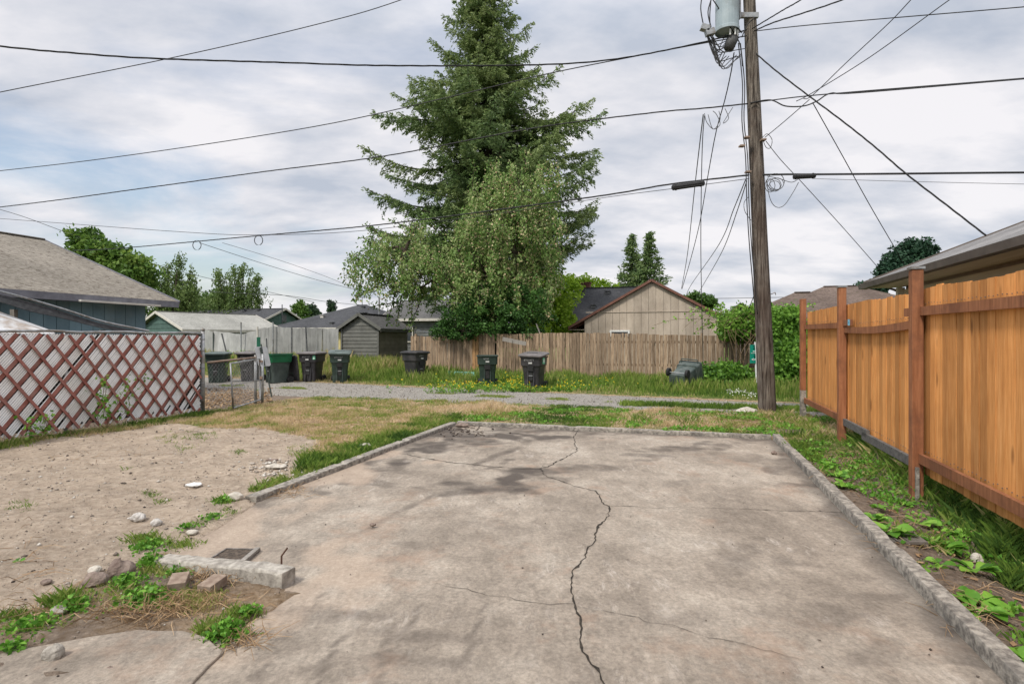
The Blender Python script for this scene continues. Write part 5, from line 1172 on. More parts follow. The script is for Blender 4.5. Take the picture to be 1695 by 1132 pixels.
# ---- the big fir
def fir():
    rng = np.random.default_rng(12); base = P(808, 600, 32.5); base.z = .3; Ht = 24.6
    o = thing('fir_tree', base, 'very tall dark fir towering out of the top of the photo behind the drooping tree', 'tree')
    f = MB(); f.tube([base-Vector((0, 0, .4))]+[base+Vector((.25*math.sin(k*.4), 0, Ht*k/14)) for k in range(15)], [.5]+[.45*(1-k/14.3)+.02 for k in range(15)], 10); f.build('trunk', m_fir_bark, o, smooth=True)
    prof = [(1.2, 2.8), (3, 3.4), (4.6, 4.6), (5.6, 6.9), (7.5, 6.9), (9.5, 6.9), (11, 6.9), (12.4, 6.8), (14, 6.1), (15.3, 5.8), (15.9, 3.8), (17.2, 3.5), (18.3, 2.7), (19.5, 2.2), (21, 1.75), (22.6, 1.1), (24.7, .1)]
    def rad(z):
        for (a, ra), (b, rb) in zip(prof, prof[1:]):
            if a <= z <= b: return ra+(rb-ra)*(z-a)/(b-a)
        return .1
    lb = MB(); cl = Cloud(); z = 1.6
    while z < Ht:
        nb = 6 if z < 12 else 6; a0 = rng.random()*6.28
        for k in range(nb):
            a = a0+6.283*k/nb+rng.normal()*.32; Lb = rad(z)*float(rng.choice([.42, .6, .74, .88, 1.04], p=[.18, .24, .24, .2, .14])); zz = z+rng.normal()*.28; dr = rng.normal()*.10
            d = np.array([math.cos(a), math.sin(a), 0]); side = np.array([-d[1], d[0], 0])
            s0 = npv(base)+np.array([.25*math.sin(zz/Ht*5.6), 0, 0]); s0[2] = base.z+zz-.3
            rise = .34*max(0, (z-15)/9)-.03+rng.normal()*.11; N = max(6, int(Lb/.2)); pts = []
            for i in range(N+1):
                t = i/N; h = Lb*(rise*t - (.10+dr)*math.sin(math.pi*t) + (.05-dr*.5)*t**4)
                pts.append(s0+d*Lb*t+side*.06*Lb*math.sin(t*3+k)+np.array([0, 0, h]))
            if Lb > 1.2: lb.tube([Vector(p) for p in pts], [.055*Lb/5*(1-i/(N+.5))+.012 for i in range(N+1)], 4, cap=False)
            bt = .25+.5*rng.random()
            for i in range(1, N+1):
                t = i/N
                if t < .16 and z < 15: continue
                tl = (.26+.20*Lb)*(1-t)**.6*(.35+1.1*rng.random())+.18; tl = min(tl, 1.5)
                for sg in (-1, 1):
                    if rng.random() < .16: continue
                    dd = d*(.45+.4*rng.random())+side*sg*.85+np.array([0, 0, rng.normal()*.20-.12]); dd /= np.linalg.norm(dd)
                    if i == N: dd = d+np.array([0, 0, .15])
                    m = max(4, int(tl/.055)); tt_ = (np.arange(m)+rng.random(m))/m
                    c = pts[i]+dd*tl*tt_[:, None]; c[:, 2] -= .22*tl*tt_**2
                    for rep in range(int(rng.integers(2, 5))):
                        c2 = c+rng.normal(size=c.shape)*np.array([.05, .05, .06]); c2[:, 2] -= .05*rep
                        V, _ = cards(rng, c2, .13+.13*rng.random(m), .32, dirs=np.repeat((dd+np.array([0, 0, -.25*rep]))[None], m, 0), jit=.42)
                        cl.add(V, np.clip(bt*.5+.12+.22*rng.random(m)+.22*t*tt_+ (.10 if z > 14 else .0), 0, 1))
        z += .42 if z < 13 else .30
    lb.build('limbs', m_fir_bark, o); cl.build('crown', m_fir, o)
fir()

# ---- drooping pear tree in front of it
def drooping():
    rng = np.random.default_rng(21); base = P(812, 600, 25.6); base.z = .2; Y0 = 25.6
    o = thing('drooping_tree', base, 'wide drooping tree with hanging branches full of cream pink clusters behind the old fence', 'tree')
    # lobes in photo pixels (px, py, rx, ry) and depth offset
    L_ = [(862, 322, 70, 66, 0, 1), (846, 385, 82, 78, -.6, 1), (880, 400, 55, 100, .2, 1), (800, 350, 36, 75, .3, .9), (770, 420, 50, 40, .4, .8), (715, 430, 44, 30, 0, .7), (662, 430, 60, 52, -.3, 1), (618, 432, 42, 34, 0, .7), (640, 478, 48, 48, -.6, .9), (725, 455, 60, 52, -.8, 1), (790, 455, 60, 60, -1, .9), (850, 480, 70, 62, -.4, 1), (895, 440, 30, 50, .3, .7), (690, 392, 48, 36, 0, .7), (690, 500, 30, 34, -.2, .5)]
    f = MB(); tr = catmull([base-Vector((0, 0, .4)), P(812, 560, Y0), P(808, 520, Y0), P(815, 470, Y0), P(838, 400, Y0), P(850, 340, Y0)], 4); f.tube(tr, [.36-.012*k for k in range(len(tr))], 10)
    tr2 = catmull([P(806, 548, Y0), P(775, 505, Y0-.2), P(748, 470, Y0-.3), P(715, 440, Y0-.3), P(660, 410, Y0-.3)], 4); f.tube(tr2, [.22-.010*k for k in range(len(tr2))], 8)
    f.build('trunk', m_fir_bark, o, smooth=True)
    lb = MB(); cl = Cloud(); pd = Cloud(); sc = Y0/F
    for (px, py, rx, ry, dz, dens) in L_:
        c = P(px, py, Y0+dz); e = Vector(c); s0 = min(tr+tr2, key=lambda q: (q-e).length); lb.tube(catmull([s0, s0.lerp(e, .5)+Vector((0, 0, .3)), e+Vector((0, 0, ry*sc*.5))], 4), [.09-.008*k for k in range(9)], 6)
        R3 = np.array([rx*sc, min(rx, 60)*sc*1.0, ry*sc]); n = int(60*dens*(rx*ry)/2600)
        for _ in range(n):
            d = rng.normal(size=3); d[2] = d[2]*.8+.25; d /= np.linalg.norm(d); q = npv(c)+d*R3*(.45+.6*rng.random()**.6)
            ln = .3+.95*rng.random(); 
            zl = (3.1 if px < 735 else 1.9)+.5*rng.random()
            if q[2] < zl: continue
            if q[2]-ln < zl and rng.random() < .9: ln = max(.25, q[2]-zl)
            out_ = np.array([d[0], d[1], 0])*.35*rng.random()+rng.normal(size=3)*.08
            m = int(ln*46); t = rng.random(m)**.85
            p = q+out_*t[:, None]*ln; p[:, 2] -= ln*t**1.25*.95; p += rng.normal(size=p.shape)*np.array([.10, .10, .07])
            bt = rng.random()*.6-.05
            V, _ = cards(rng, p, .11+.08*rng.random(m), .5, dirs=np.repeat(np.array([[0, 0, -1.]]), m, 0), jit=.7); cl.add(V, np.clip(bt+.1+.42*rng.random(m)+.10*max(0, d[2]), 0, 1))
            pk = .38 if px > 835 else (.26 if py > 420 else .12)
            k = rng.random(m) < pk*(.4+1.2*rng.random())
            if k.any(): V, _ = cards(rng, p[k]+rng.normal(size=(k.sum(), 3))*.04, .065+.04*rng.random(k.sum()), .9); pd.add(V, rng.random(k.sum()))
            if rng.random() < .35: lb.tube([Vector(npv(c)+(q-npv(c))*.35), Vector(q), Vector(q+out_*ln*.8-np.array([0, 0, ln*.8]))], [.022, .012, .005], 3, cap=False)
    # a few sparse twigs sticking out at the left and top
    for (px, py, qx, qy) in ((610, 430, 574, 428), (625, 410, 598, 392), (640, 470, 588, 488), (660, 500, 612, 508), (690, 385, 642, 362), (780, 320, 786, 270), (800, 330, 812, 262), (655, 480, 640, 540), (700, 490, 676, 545), (665, 490, 655, 540), (635, 395, 606, 372), (720, 380, 700, 355), (740, 500, 735, 535), (870, 270, 862, 244), (600, 450, 590, 500)):
        a, b = npv(P(px, py, Y0)), npv(P(qx, qy, Y0)); m = 90; t = rng.random(m); p = a+(b-a)*t[:, None]+rng.normal(size=(m, 3))*.10; V, _ = cards(rng, p, .11+.07*rng.random(m), .5); cl.add(V, .15+.5*rng.random(m)); lb.tube([Vector(a), Vector(b)], [.03, .008], 4)
        k = 9; V, _ = cards(rng, p[:k], .09, .9); pd.add(V, rng.random(k))
    lb.build('limbs', m_fir_bark, o); cl.build('crown', m_pear, o); pd.build('seed_clusters', m_pods, o)
drooping()
def lobe(px, py, rx, ry, Y, d=0): c = P(px, py, Y+d); s = Y/F; return (c.x, c.y, c.z, rx*s, max(rx, ry)*s*.8, ry*s)
def tree(name, label, px, Y, rowtop, lobes, mat, **k):
    b = P(px, 600, Y); b.z = gz(b.x, b.y)-.05; return crown(name, label, k.pop('cat', 'tree'), b, P(px, rowtop, Y), [lobe(*l[:4], Y, *(l[4:])) for l in lobes], mat, **k)
# ivy mound round the foot of the trunk
tree('ivy_bush', 'dark ivy thicket swallowing the foot of the drooping tree behind the old fence', 780, 24.3, 540, [(770, 535, 45, 34), (825, 525, 55, 40), (865, 520, 45, 50), (740, 548, 25, 20), (800, 495, 40, 30, .6)], m_ivy, cat='bush', leaf=.12, nclump=330, per=70, clr=.34, seed=3, trunk_r=.10, tint=(.0, .75))
tree('bright_green_bush', 'bright lime green bush between the fir and the charcoal roof with the chimney', 930, 38, 520, [(945, 505, 52, 38), (915, 490, 32, 28), (985, 480, 34, 16), (908, 530, 30, 28, -9.5), (955, 470, 30, 14), (898, 500, 26, 34, -9.5), (925, 485, 26, 24, -9.5), (935, 530, 14, 22, -9.5)], m_lime, cat='bush', leaf=.19, nclump=360, per=60, clr=.5, seed=4, trunk_r=.08, tint=(.35, 1.))
tree('broadleaf_tree', 'bushy bright green tree above the roof of the blue house', 185, 36, 440, [(140, 402, 24, 22), (150, 430, 35, 28), (190, 428, 30, 26), (215, 440, 28, 20), (235, 452, 22, 16), (200, 460, 50, 25), (165, 415, 20, 16)], m_mid, leaf=.30, nclump=300, per=45, clr=.7, seed=5, tint=(.1, 1.), fill=.3)
def birch(label, px, Y, tops, seed, spread=22, base=560, twig=.6):
    rng = np.random.default_rng(seed); b = P(px, 600, Y); b.z = 0; o = thing('birch_tree', b, label, 'tree', 0, 'feathery birches beyond the pale garage roof'); f = MB(); cl = Cloud(); lb = MB()
    f.tube([b, P(px, 560, Y), P(px, 500, Y), P(px+3, 450, Y)], [.22, .18, .12, .05], 8); f.build('trunk', m_fir_bark, o)
    for (tx, ty, rw) in tops:
        top = npv(P(tx, ty, Y+rng.normal()*.5)); root = npv(P(px+(tx-px)*.4, base-30, Y)); lb.tube([Vector(root), Vector((root+top)/2), Vector(top)], [.08, .05, .01], 5)
        n = int((root[2]-top[2])*-9)
        for i in range(n):
            t = rng.random()**.8; q = root+(top-root)*t+rng.normal(size=3)*rw*Y/F*(1.15-t*.8)*np.array([1, 1, .3]); ln = (.5+1.2*rng.random())*twig*2*(1-.5*t)
            m = int(26*ln)+6; tt_ = rng.random(m); p = q+rng.normal(size=(m, 3))*.13; p[:, 2] -= tt_*ln; V, _ = cards(rng, p, .16+.12*rng.random(m), .5, dirs=np.repeat(np.array([[0, 0, -1.]]), m, 0), jit=.6); cl.add(V, np.clip(.15+.35*rng.random()+.4*rng.random(m), 0, 1))
    lb.build('limbs', m_fir_bark, o); cl.build('crown', m_birch, o)
birch('left of the two feathery birches, with tall thin tops beside the broadleaf tree', 290, 42, [(297, 418, 9), (318, 435, 9), (276, 432, 9), (262, 452, 12), (305, 465, 18), (285, 470, 22), (322, 470, 9)], 6)
birch('right of the two feathery birches, full and rounded above the dark green gabled house', 393, 50, [(405, 436, 14), (388, 440, 14), (372, 450, 14), (358, 444, 8), (425, 452, 12), (395, 470, 26), (350, 485, 18), (432, 475, 10), (410, 480, 22), (330, 490, 14)], 7)
tree('background_tree', 'low dark green tree mass between the blue house and the birches', 335, 58, 520, [(255, 500, 22, 22), (330, 505, 28, 18), (300, 512, 30, 22), (370, 500, 26, 18)], m_mid, leaf=.35, nclump=170, per=35, clr=.9, seed=8, tint=(.0, .6))
tree('background_tree', 'small pointed green tree just right of the green gable', 498, 62, 510, [(498, 512, 11, 10), (496, 522, 16, 12), (500, 505, 6, 6)], m_mid, leaf=.3, nclump=70, per=35, clr=.5, seed=9, tint=(.1, .8))
tree('background_tree', 'small grey green round tree left of the two thin poplars', 518, 68, 515, [(517, 514, 12, 10), (519, 524, 15, 12)], m_far, leaf=.3, nclump=70, per=35, clr=.5, seed=10)
for k, (px, top) in enumerate(((546, 496), (553, 498))):
    tree('poplar_tree', ['left one of the two tiny thin poplars above the charcoal hip roof', 'right one of the two tiny thin poplars above the charcoal hip roof'][k], px, 75, top+10, [(px, top+8, 2.2, 7), (px, top+20, 2.4, 8)], m_far, leaf=.25, nclump=40, per=30, clr=.3, seed=30+k, trunk_r=.08, group='tiny poplars')
tree('background_tree', 'dark green tree showing between the grey shed and the drooping tree', 690, 55, 515, [(690, 512, 26, 20), (670, 525, 20, 14), (715, 505, 20, 18)], m_mid, leaf=.3, nclump=150, per=40, clr=.7, seed=11, tint=(0., .65))
def conifer(label, px, Y, top, base, hw, seed, mat=m_fir, group=None, name='conifer_tree', tint=.2):
    rng = np.random.default_rng(seed); b = P(px, base, Y); g = Vector((b.x, b.y, 0)); T = P(px, top, Y); H = T.z; o = thing(name, g, label, 'tree', 0, group)
    f = MB(); f.tube([g, Vector((b.x, b.y, H*.97))], [.28, .03], 7); f.build('trunk', m_fir_bark, o); cl = Cloud(); wmax = 1.7*hw*Y/F; z = max(.8, b.z-1.5)
    while z < H:
        t = (H-z)/(H-max(.8, b.z-1.5)); r = wmax*(t**.8)*(1-.12*rng.random())+.05; nb = 9
        for k in range(nb):
            a = rng.random()*6.283; Lb = r*(.65+.45*rng.random()); m = int(8+16*Lb); s = rng.random(m)**.6
            d = np.array([math.cos(a), math.sin(a), 0]); p = npv((b.x, b.y, z))+d*Lb*s[:, None]; p[:, 2] += -.25*Lb*s+.15*Lb*s**3; p += rng.normal(size=p.shape)*np.array([.16, .16, .10])
            V, _ = cards(rng, p, .30+.14*rng.random(m), .4, dirs=np.repeat((d+np.array([0, 0, .1]))[None], m, 0), jit=.6); cl.add(V, np.clip(tint+.25*rng.random()+.35*rng.random(m), 0, 1))
        z += .32
    cl.build('crown', mat, o); return o
conifer('left of the two pointed conifers behind the beige gable', 1046, 62, 389, 478, 22, 40, group='twin conifers')
conifer('right and slightly taller of the two pointed conifers behind the beige gable', 1076, 60, 384, 478, 25, 41, group='twin conifers')
tree('conifer_tree', 'dark blue green cedar rising above the end of the neighbouring roof', 1506, 30, 430, [(1510, 415, 24, 14), (1495, 432, 28, 16), (1530, 425, 18, 16), (1480, 450, 26, 14), (1520, 445, 34, 20), (1440, 480, 30, 10)], LEAF('cedar_leaves', [(.012, .035, .020), (.025, .065, .035), (.045, .10, .05)], .15), leaf=.2, nclump=330, per=60, clr=.45, seed=12, fill=.3)
tree('background_tree', 'dull green treetop peeping over the right slope of the beige gable', 1160, 45, 500, [(1155, 495, 20, 9), (1172, 502, 14, 9), (1140, 500, 12, 8)], m_mid, leaf=.25, nclump=80, per=40, clr=.5, seed=13, tint=(0, .6))
tree('background_tree', 'tiny dark tree top above the vines left of the pole', 1227, 50, 505, [(1227, 510, 7, 9), (1222, 520, 12, 10)], m_far, leaf=.25, nclump=40, per=40, clr=.4, seed=14)
# far tree line that closes the horizon
def far_line():
    rng = np.random.default_rng(77); cl = Cloud()
    for i in range(420):
        a = -1.1+2.2*i/419+rng.normal()*.004; Y = 105+rng.random()*25; x = math.tan(a)*Y if abs(a) < 1.05 else a*Y; h = 2.6+1.5*nz(a*9, 0, 1)+rng.random()*.9
        p = np.array([x, Y, 0])+rng.normal(size=(110, 3))*np.array([1.6, 1.2, 0]); p[:, 2] = rng.random(110)**.7*h; V, _ = cards(rng, p, .8+.6*rng.random(110), .6); cl.add(V, rng.random(110))
    o = cl.build('distant_trees', m_far); tag(o, 'far tree line closing the horizon', None, kind='stuff')
far_line()

# vines over the right end of the old fence and the mound behind the pole
def vines():
    Y = 19.8; rng = np.random.default_rng(31); b = P(1255, 630, Y); b.z = gz(b.x, b.y); o = thing('vine_thicket', b, 'lush green vines heaped over the right end of the old fence behind the pole', 'vines')
    cl = Cloud(); st = MB()
    lobes = [(1300, 575, 34, 42, 0), (1310, 625, 32, 40, -1.2), (1283, 545, 27, 28, 0), (1228, 543, 28, 15, .9), (1216, 532, 24, 12, 1.2), (1300, 525, 18, 14, 0), (1255, 520, 30, 10, .8), (1212, 548, 20, 8, .9), (1302, 600, 34, 40, -.6), (1345, 600, 30, 40, .5), (1232, 632, 34, 16, -.6), (1200, 622, 30, 18, -.6), (1165, 625, 24, 17, 0), (1380, 590, 30, 40, 1)]
    for (px, py, rx, ry, dz) in lobes:
        c = npv(P(px, py, Y+dz)); s = Y/F; R3 = np.array([rx*s, .7, ry*s]); n = int(rx*ry/9)+20; d = rng.normal(size=(n, 3)); d /= np.linalg.norm(d, axis=1)[:, None]; q = c+d*R3*(.6+.45*rng.random((n, 1)))
        for k in range(n):
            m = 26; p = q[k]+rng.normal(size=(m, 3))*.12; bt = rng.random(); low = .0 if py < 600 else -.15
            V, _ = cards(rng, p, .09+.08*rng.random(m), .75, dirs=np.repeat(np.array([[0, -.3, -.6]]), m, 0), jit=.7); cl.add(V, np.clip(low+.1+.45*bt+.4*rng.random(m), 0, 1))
    # runners
    for k in range(46):
        px, py = rng.uniform(1170, 1320), rng.uniform(508, 545); a = P(px, py, Y+.5); n = 6; pts = [a]; dirx = rng.normal()*.18-.05
        for i in range(n): pts.append(pts[-1]+Vector((dirx+rng.normal()*.05, -.05, (.16-.09*i)*rng.random())))
        st.tube(pts, .006, 4); p = npv([tuple(pts[i//3]) for i in range(3*len(pts)-2)])+rng.normal(size=(3*len(pts)-2, 3))*.05; V, _ = cards(rng, p, .12, .7); cl.add(V, .4+.6*rng.random(len(p)))
    for k in range(20): a = P(rng.uniform(1200, 1330), 640, Y); st.tube(catmull([Vector((a.x, a.y, 0)), Vector((a.x+rng.normal()*.3, a.y, 1)), Vector((a.x+rng.normal()*.5, a.y, 1.9))], 4), .012, 4)
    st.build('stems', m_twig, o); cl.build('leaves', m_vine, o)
vines()

# ---------------------------------------------------------------- grass and weeds
def blades(name, pts, hmin, hmax, wd, tint_f, seed, lean=.35, mat=m_grass, label=None, per=7, spread=.05, zoff=-.01):
    """pts: list of (x, y, hscale, tintbase); clumps of bent blades"""
    rng = np.random.default_rng(seed); n = len(pts); P_ = np.array(pts, dtype=float); idx = np.repeat(np.arange(n), per); N = len(idx)
    x = P_[idx, 0]+rng.normal(size=N)*spread; y = P_[idx, 1]+rng.normal(size=N)*spread; h = (hmin+(hmax-hmin)*rng.random(N)**1.4)*P_[idx, 2]
    gzc = np.array([gz(p[0], p[1]) for p in pts]); z = gzc[idx]+zoff
    a = rng.random(N)*6.283; ln = lean*(.3+rng.random(N)); tipx = np.cos(a)*ln*h; tipy = np.sin(a)*ln*h; wv = wd*(.6+.8*rng.random(N))*.5
    b = rng.random(N)*6.283; wx, wy = np.cos(b)*wv, np.sin(b)*wv
    V = np.empty((N, 4, 3)); V[:, 0] = np.stack([x-wx, y-wy, z], 1); V[:, 1] = np.stack([x+wx, y+wy, z], 1)
    V[:, 2] = np.stack([x+tipx+wx*.12, y+tipy+wy*.12, z+h], 1); V[:, 3] = np.stack([x+tipx*.35-wx*.8, y+tipy*.35-wy*.8, z+h*.6], 1)
    T = np.clip(P_[idx, 3]+tint_f*(rng.random(N)-.5), 0, 1)
    return V, T
def scatter(rng, n, xr, yr, fn):
    out_ = []; k = 0
    while len(out_) < n and k < n*30:
        k += 1; x = rng.uniform(*xr); y = rng.uniform(*yr); r = fn(x, y)
        if r: out_.append((x, y)+tuple(r))
    return out_
rnd = random.Random(99)
def vbf(u): return 15.5-.16*u
def verge(x, y):                                       # tall grass beyond the alley
    u, v = UV(x, y); e = v-vbf(u)-.15
    if e < 0 or v > 22.5+(6 if u < -11.2 else 0) or abs(x/y) > 1.0 or y > 34: return None
    j = nz(x, y, .8, 3)
    if e < .5+.4*j and rnd.random() < .6: return None
    h = sm(0, 2.6, e)*(.6+.8*j)+.2
    return max(.2, h*(1.25 if u < -6.5 else .95)), .22+.30*j+(.15 if u < -11 else 0)+(.14 if rnd.random() < .3 else 0)+(.25 if e < .6 else 0)
V1, T1 = blades('g', scatter(rnd, 11000, (-24, 14), (12, 34), verge), .12, .48, .022, .35, 1, .3, per=11, spread=.09)
def alley_edge(x, y):                                  # strip between slab and gravel + dry meadow
    u, v = UV(x, y)
    if not (9.68 < v < 12.9-.03*u) or u < -9.4 or u > 4.5: return None
    j = nz(x, y, 1.1, 5); k = nz(x, y, .5, 8)
    if u > -.5 and j > .22 and rnd.random() < .85: return None
    if nz(x, y, 2.3, 71)+.5*nz(x, y, 5, 72) < .02 and rnd.random() < .85: return None
    if j < -.1 and rnd.random() < .5: return None
    dry = .72 if (u < -3 and v < 12.2) else .5
    return .45+.8*max(0, j+k)+(.5 if (u > 1.5 and rnd.random() < .1) else 0), dry+.9*k+.5*nz(x, y, 3.2, 44)+(.15 if rnd.random() < .4 else -.1)
V2, T2 = blades('g', scatter(rnd, 9500, (-11, 8), (7.5, 16.5), alley_edge), .03, .15, .011, .35, 2, .6, per=10, spread=.05)
def leftdry(x, y):
    u, v = UV(x, y)
    if not (5.5 < v < 10.5) or u > -4.05 or u < -9.6: return None
    s_, g_, m_, d_ = masks(x, y)
    if s_ > .5: return None
    j = nz(x, y, 1.3, 15); near = sm(-5.0, -4.1, u); fenceside = sm(-8.9, -9.5, u)
    if nz(x, y, 2.2, 46) < 0 and rnd.random() < .7 and near < .3: return None
    return .4+.5*max(0, j)+.45*near*(.6+.8*abs(j))+.25*fenceside, .68-.42*near-.3*fenceside+.3*j+.6*nz(x, y, 2.6, 45)
V3, T3 = blades('g', scatter(rnd, 6500, (-10.5, -1), (5, 13), leftdry), .03, .15, .010, .35, 3, .6, per=10, spread=.045)
def median(x, y):
    u, v = UV(x, y)
    if abs(v-13.62) < .26+.1*nz(x, y, 2, 2) and -1.3 < u < 9: return .9, .22+.25*nz(x, y, 1, 3)
    va = 12.65-.03*u; mid_ = (va+vbf(u))/2
    if abs(v-mid_) < .2 and nz(x, y, .8, 31) > .12 and u < 0: return .45, .4
    return None
V4, T4 = blades('g', scatter(rnd, 2200, (-12, 12), (10, 19), median), .04, .16, .012, .25, 4, .5, per=10, spread=.05)
def whitefence(x, y):
    u, v = UV(x, y)
    if not (-9.72 < u < -9.0) or v > 9.8 or v < 3: return None
    j = nz(x, y, 1.5, 25)
    if rnd.random() > sm(-.45, .3, j)*sm(-9.0, -9.5, u): return None
    if v < 8 and rnd.random() < .55: return None
    return .5+.9*max(0, j)*(1 if v > 7.6 else .4), .32+.5*nz(x, y, .9, 26)+(.3 if v < 7.6 else 0)
V5, T5 = blades('g', scatter(rnd, 1100, (-11.5, -5), (5.5, 13), whitefence), .03, .15, .009, .35, 5, .55, per=11, spread=.05)
def rightstrip(x, y):
    u, v = UV(x, y)
    if not (1.6 < u < 6) or not (.5 < v < 10) : return None
    if u > 2.45 and v < 6: base = .95
    else: base = .0
    j = nz(x, y, 1.0, 35)+.4*nz(x, y, 3, 6); under = sm(2.2, 2.6, u)*(1 if u < 4 else .6); farr = sm(6.8, 9.3, v)
    if rnd.random() > max(under*.9, sm(.05, .45, j)*.55, farr*.55): return None
    return .45+.9*under+.4*max(0, j), .14+.25*j+(.35 if rnd.random() < .13 else 0)
V6, T6 = blades('g', scatter(rnd, 3600, (1.5, 8.5), (.8, 10.5), rightstrip), .02, .15, .006, .3, 6, .9, per=9, spread=.05)
def ptclump(lst):
    out_ = []
    for px, py, rpx, n, h, t in lst:
        for _ in range(n):
            a = rnd.random()*6.283; r = rnd.random()**.7*rpx; g = G(px+math.cos(a)*r, py+math.sin(a)*r*.35)
            if slabd(*UV(g.x, g.y)) > -.16 and UV(g.x, g.y)[0] < 0 and UV(g.x, g.y)[1] > 4.3: continue
            out_.append((g.x, g.y, h*(.6+.6*rnd.random()), t+.15*rnd.random()))
    return out_
CL = [(445, 812, 28, 110, .9, .22), (470, 800, 30, 90, .8, .28), (370, 832, 18, 50, .55, .15), (560, 770, 60, 260, 1.0, .12), (610, 748, 45, 240, 1.0, .12), (640, 738, 30, 120, .9, .12), (520, 785, 40, 160, .8, .3), (690, 722, 40, 160, .7, .2), (500, 745, 30, 60, .5, .3),
      (250, 815, 14, 26, .4, .12), (270, 828, 12, 16, .4, .15), (35, 838, 25, 30, .4, .12), (395, 748, 10, 18, .5, .12), (212, 776, 10, 8, .4, .1), (330, 722, 30, 50, .5, .15), (280, 725, 25, 30, .5, .3), (310, 742, 30, 24, .4, .25),
      (110, 1000, 26, 80, .8, .2), (260, 940, 40, 90, .5, .35), (300, 900, 30, 60, .5, .25), (240, 895, 30, 90, .6, .2), (210, 985, 70, 130, .45, .4), (60, 1030, 50, 80, .4, .3), (330, 985, 40, 90, .5, .4), (360, 1045, 30, 90, .6, .3), (20, 1020, 20, 60, .5, .12), (330, 870, 14, 30, .3, .15), (375, 850, 14, 24, .35, .15), (320, 1000, 50, 80, .5, .55), (395, 1020, 25, 50, .5, .2),
      (1320, 742, 18, 90, 1.1, .12), (1345, 760, 20, 60, .9, .14), (1640, 880, 30, 140, 1.0, .03), (1670, 920, 34, 240, 1.5, .0), (1690, 970, 30, 180, 1.3, .02), (1600, 850, 50, 160, 1., .05), (1560, 815, 40, 100, 1., .06), (1240, 690, 25, 60, .9, .2), (1300, 690, 30, 120, 1.1, .22), (1330, 705, 22, 110, 1., .28), (1140, 700, 20, 60, 1.2, .15), (1065, 695, 16, 60, 1.2, .15), (1200, 712, 20, 50, .8, .2), (980, 700, 30, 60, .9, .2), (860, 690, 30, 50, .7, .2)]
V7, T7 = blades('g', ptclump(CL), .02, .12, .0045, .35, 7, .75, per=9, spread=.03)
V = np.concatenate([V1, V2, V3, V4, V5, V6, V7]); T = np.concatenate([T1, T2, T3, T4, T5, T6, T7])
o = link('grass', mesh_np('grass', V.reshape(-1, 3), np.arange(len(V)*4).reshape(-1, 4), T, m_grass), None, False); tag(o, 'mixed green and dry grass on the verges and round the slab', None, kind='stuff')
# yellow wildflowers
def flowers():
    rng = np.random.default_rng(5); pts = []; st = MB()
    for (px, py, rx, ry, n) in ((760, 636, 45, 6, 110), (850, 628, 25, 9, 150), (790, 634, 25, 5, 50), (930, 645, 50, 7, 90), (960, 636, 60, 9, 110), (1010, 645, 40, 6, 40), (724, 618, 4, 3, 8), (1100, 636, 40, 6, 14), (870, 640, 30, 6, 40), (680, 632, 30, 6, 12), (1085, 645, 20, 5, 10), (430, 690, 3, 2, 3)):
        for _ in range(int(n*.5)):
            x, y = rng.normal()*rx*.6+px, rng.normal()*ry*.8+py; g = G(x, min(y+rng.uniform(8, 18), 652-.02*abs(x-700))); zt = max(.05, EYE-(y-HZ)/F*g.y); pts.append((g.x, g.y, min(.6, zt)))
    p = npv(pts); c = np.repeat(p, 4, 0)+rng.normal(size=(len(p)*4, 3))*.012; V, _ = cards(rng, c, .024+.016*rng.random(len(c)), .8); o = link('wildflowers', mesh_np('wildflowers', V, np.arange(len(V)).reshape(-1, 4), rng.random(len(c)), m_flower), None, False)
    tag(o, 'small yellow wildflowers in the far verge', None, kind='stuff')
    # their leafy stems
    c = np.repeat(p, 12, 0); c[:, 2] *= np.tile(np.linspace(.1, .9, 12), len(p)); c[:, :2] += rng.normal(size=(len(c), 2))*.06; V, _ = cards(rng, c, .07+.04*rng.random(len(c)), .4); o = link('flower_foliage', mesh_np('flower_foliage', V, np.arange(len(V)).reshape(-1, 4), .2+.6*rng.random(len(c)), m_vine), None, False); tag(o, 'leafy stems of the yellow wildflowers', None, kind='stuff')
    pts = []
    for (px, py, rx, ry, n) in ((1220, 647, 22, 5, 90), (1245, 652, 12, 4, 40)):
        for _ in range(n): x, y = rng.normal()*rx*.5+px, rng.normal()*ry*.5+py; g = G(x, y+8); pts.append((g.x, g.y, max(.05, EYE-(y-HZ)/F*g.y)))
    p = npv(pts); V, _ = cards(rng, p, .025+.02*rng.random(len(p)), .8); o = link('white_flowers', mesh_np('white_flowers', V, np.arange(len(V)).reshape(-1, 4), rng.random(len(p)), m_wflower), None, False); tag(o, 'small white flower heads in the verge by the pole', None, kind='stuff')
flowers()
